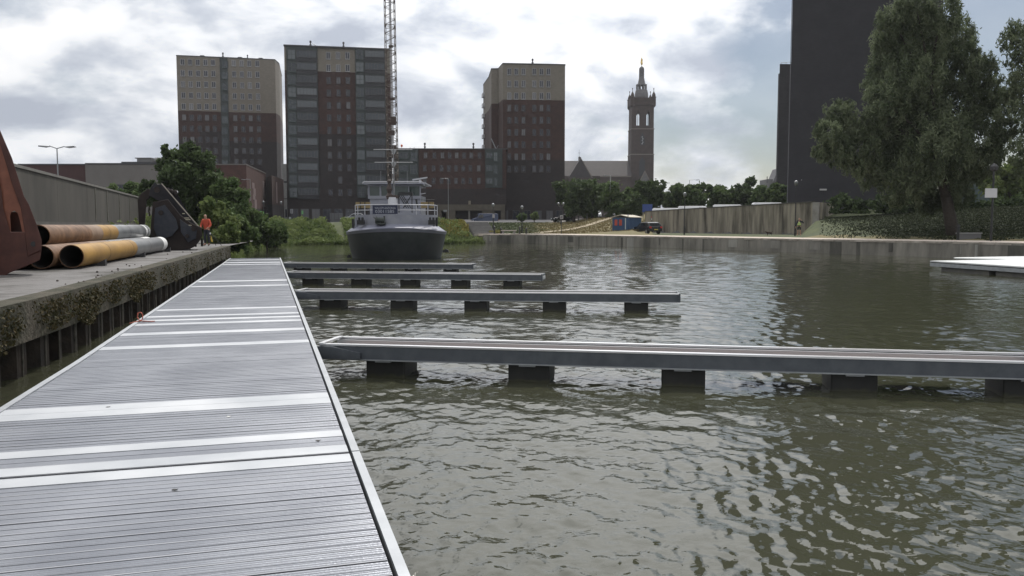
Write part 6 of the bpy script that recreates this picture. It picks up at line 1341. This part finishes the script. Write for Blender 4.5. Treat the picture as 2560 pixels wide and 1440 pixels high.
def person(label, loc, rz, H_, arms, legs, clothes, lean=0.0, head_turn=0.0):
    """built facing +Y; arms / legs give joint offsets"""
    t = thing('person', label, 'person', loc); k = H_ / 1.78
    hip = Vector((0, 0, .93)) * k; chest = Vector((0, lean * .38, 1.3)) * k; neck = Vector((0, lean * .55, 1.50)) * k; head = Vector((0, lean * .62 + .015, 1.62)) * k
    ch_ = [[(hip, (.15 * k, .11 * k)), ((hip + chest) / 2, (.135 * k, .1 * k)), (chest, (.165 * k, .11 * k)), (neck, .06 * k), (head - Vector((0, 0, .03 * k)), (.075 * k, .085 * k)), (head + Vector((0, 0, .055 * k)), (.08 * k, .095 * k)), (head + Vector((0, 0, .12 * k)), (.055 * k, .065 * k))]]
    J = {}
    for s_, nm in ((-1, 'l'), (1, 'r')):
        sh_ = chest + Vector((s_ * .19, 0, .13)) * k; el, wr = [Vector(v) * k for v in arms[nm]]; hand = wr + (wr - el).normalized() * .09 * k
        ch_.append([(chest, .1), (sh_, .062 * k), (el, .046 * k), (wr, .032 * k), (hand, .04 * k)])
        J[nm] = (sh_, el, wr, hand)
        for f_ in range(-1, 3):
            fd = (wr - el).normalized(); side_ = fd.cross(Vector((0, 1, 0))); side_ = side_.normalized() if side_.length > .01 else Vector((1, 0, 0))
            fb = hand; ft = hand + fd * (.075 - .006 * abs(f_)) * k + side_ * .014 * k * f_; ch_.append([(fb, .04 * k), (ft, .009 * k)])
        kn, an = [Vector(v) * k for v in legs[nm]]; hj = hip + Vector((s_ * .09, 0, -.06)) * k; toe = an + Vector((s_ * .03, .17, -.05)) * k
        ch_.append([(hip, .1), (hj, .085 * k), (kn, .058 * k), (an, .042 * k), (toe, .035 * k)]); J['leg' + nm] = (hj, kn, an, toe)
    skin_mesh('body', ch_, skinm, t, 2)
    b = MB(); b.box(-.012 * k, head.y + .085 * k, head.z - .01 * k, .012 * k, head.y + .115 * k, head.z + .03 * k); b.build('nose', skinm); o = bpy.context.scene.objects[-1] if False else COL.objects[-1]; o.parent = t
    for s_ in (-1, 1): e_ = MB(); e_.lathe((s_ * .032 * k, head.y + .088 * k, head.z + .03 * k), [(.004, 0), (.011 * k, .006), (.004, .014)], 6); e_.build('eye', blackm).parent = t
    hr = skin_mesh('hair', [[(head + Vector((0, -.03, .06)) * k, .085 * k), (head + Vector((0, -.015, .12)) * k, .07 * k)]], clothes['hair'], t, 2)
    for key, m, span in clothes['items']:
        if key in ('jacket', 'vest', 'sweater'):
            g_ = 1.22 if key != 'vest' else 1.34; c2 = [[(hip + Vector((0, 0, span * k)), (.16 * g_ * k, .115 * g_ * k)), ((hip + chest) / 2, (.14 * g_ * k, .105 * g_ * k)), (chest, (.165 * g_ * k, .11 * g_ * k)), (neck - Vector((0, 0, .05 * k)), .075 * k)]]
            if key != 'vest':
                for nm in 'lr': sh_, el, wr, hand = J[nm]; c2.append([(chest, .1), (sh_, .078 * k), (el, .062 * k), (el.lerp(wr, .93), .05 * k)])
            skin_mesh(key, c2, m, t, 2)
        else:
            c2 = [[(hip + Vector((0, 0, .08)) * k, (.155 * k, .12 * k)), (hip, (.165 * k, .13 * k))]]
            for nm in 'lr':
                hj, kn, an, toe = J['leg' + nm]; c2.append([(hip, .1), (hj, .105 * k), (kn.lerp(hj, 0 if span > .5 else .1), .08 * k)] + ([(an.lerp(kn, .08), .065 * k)] if span > .5 else []))
            skin_mesh(key, c2, m, t, 2)
    for nm in 'lr': hj, kn, an, toe = J['leg' + nm]; skin_mesh('shoe', [[(an + Vector((0, -.03, -.035 * k)), .05 * k), (toe + Vector((0, 0, -.005)), .045 * k)]], clothes['shoe'], t, 1)
    t.rotation_euler = (0, 0, rz); return t
ora = mat('orange_jacket', (.42, .05, .025), (.5, .085, .04), 6, .7); navy = mat('navy_trousers', (.02, .024, .035), (.03, .034, .045), 6, .9); yv = mat('yellow_vest', (.42, .52, .16), (.5, .6, .25), 6, .7); dgr = mat('dark_green_shorts', (.025, .03, .024), rough=.9)
navs = mat('dark_sweater', (.022, .024, .04), rough=.9); shoe_ = mat('dark_shoe', (.02, .018, .016), rough=.7); h1 = mat('hair_dark', (.03, .02, .015), rough=.7); h2 = mat('hair_reddish', (.12, .05, .035), rough=.7)
p = G(517, 43.2)
person('worker in an orange jacket standing by the black grab at the quay end', (p.x, p.y, 1.05), R(170), 1.62, {'l': ((-.3, .1, 1.13), (-.22, .28, 1.0)), 'r': ((.29, .12, 1.12), (.2, .3, 1.02))}, {'l': ((-.1, .03, .5), (-.1, -.02, .09)), 'r': ((.11, .05, .5), (.12, 0, .09))},
       {'hair': h1, 'items': [('jacket', ora, -.08), ('trousers', navy, 1)], 'shoe': shoe_}, lean=.2)
p = G(1998, 82.5)
person('man in a yellow vest holding a phone to his ear by the retaining wall', (p.x, p.y, 1.05), R(160), 1.78, {'l': ((-.42, .02, 1.22), (-.2, .12, 1.5)), 'r': ((.27, .02, 1.12), (.33, .03, .87))}, {'l': ((-.11, .03, .5), (-.13, -.02, .09)), 'r': ((.11, .05, .5), (.13, 0, .09))},
       {'hair': h2, 'items': [('sweater', navs, -.05), ('vest', yv, .03), ('shorts', dgr, 0)], 'shoe': shoe_})
# survey stand by the worker
g = G(521.5, 42.6); t_ = thing('tripod', 'small yellow and black tripod at the feet of the orange jacketed worker', 'tripod', (g.x, g.y, 1.05)); ap = Vector((g.x + .12, g.y, 1.05 + .62))
for dx, dy in ((-.12, -.1), (.5, .05), (.1, .35)): MB().tube(ap, (ap.x + dx, ap.y + dy, 1.05), .014).build('leg', blackm, t_)
MB().slab([ap + Vector(v) for v in ((-.07, -.02, -.12), (-.01, -.02, -.12), (.06, -.02, -.42), (0, -.02, -.42))], (0, .05, 0)).build('yellow_case', mat('case_yellow', (.55, .38, .06), rough=.6), t_); MB().lathe(ap + Vector((-.05, 0, -.05)), [(.03, 0), (.05, .04), (.02, .1)], 8).build('head', white, t_)
# dog
p = G(1923, 84.6); dg_ = thing('dog', 'small dark brown dog walking on the dry grass at the foot of the wall', 'dog', (p.x, p.y, 1.03)); dm = mat('dog_fur', (.025, .014, .01), (.05, .03, .02), 12, .9)
skin_mesh('body', [[((.2, 0, .3), .085), ((.05, 0, .3), .085), ((-.14, 0, .31), .1), ((-.27, 0, .36), .06), ((-.36, 0, .40), .065), ((-.46, 0, .375), .03)], [((.2, 0, .3), .08), ((.3, 0, .36), .025), ((.38, 0, .45), .012)],
    [((-.14, 0, .31), .1), ((-.17, -.06, .2), .04), ((-.16, -.06, .1), .022), ((-.18, -.06, .02), .022)], [((-.14, 0, .31), .1), ((-.14, .06, .2), .04), ((-.1, .06, .1), .022), ((-.12, .06, .02), .022)],
    [((.2, 0, .3), .08), ((.2, -.06, .2), .045), ((.26, -.06, .11), .022), ((.23, -.06, .02), .022)], [((.2, 0, .3), .08), ((.22, .06, .2), .045), ((.3, .06, .11), .022), ((.28, .06, .02), .022)]], dm, dg_, 2)
for s_ in (-.035, .035): MB().slab([(-.33, s_, .44), (-.37, s_, .44), (-.34, s_ * 1.6, .36)], (0, .01, 0)).build('ear', dm).parent = dg_

# ------------------------------------------------------------------ haze over the harbour
b = MB(); b.box(-420, -60, -2.8, 420, 470, 100); hz = b.build('haze', []); hm = bpy.data.materials.new('haze_air'); hm.use_nodes = True; t = hm.node_tree; t.nodes.remove(t.nodes['Principled BSDF'])
pv_ = t.nodes.new('ShaderNodeVolumePrincipled'); pv_.inputs['Color'].default_value = (.9, .93, 1, 1); pv_.inputs['Density'].default_value = 0.00013; pv_.inputs['Anisotropy'].default_value = 0.3
t.links.new(pv_.outputs[0], t.nodes['Material Output'].inputs['Volume']); hz.data.materials.append(hm); tag(hz, kind='stuff', label='thin haze over the harbour', cat='haze')
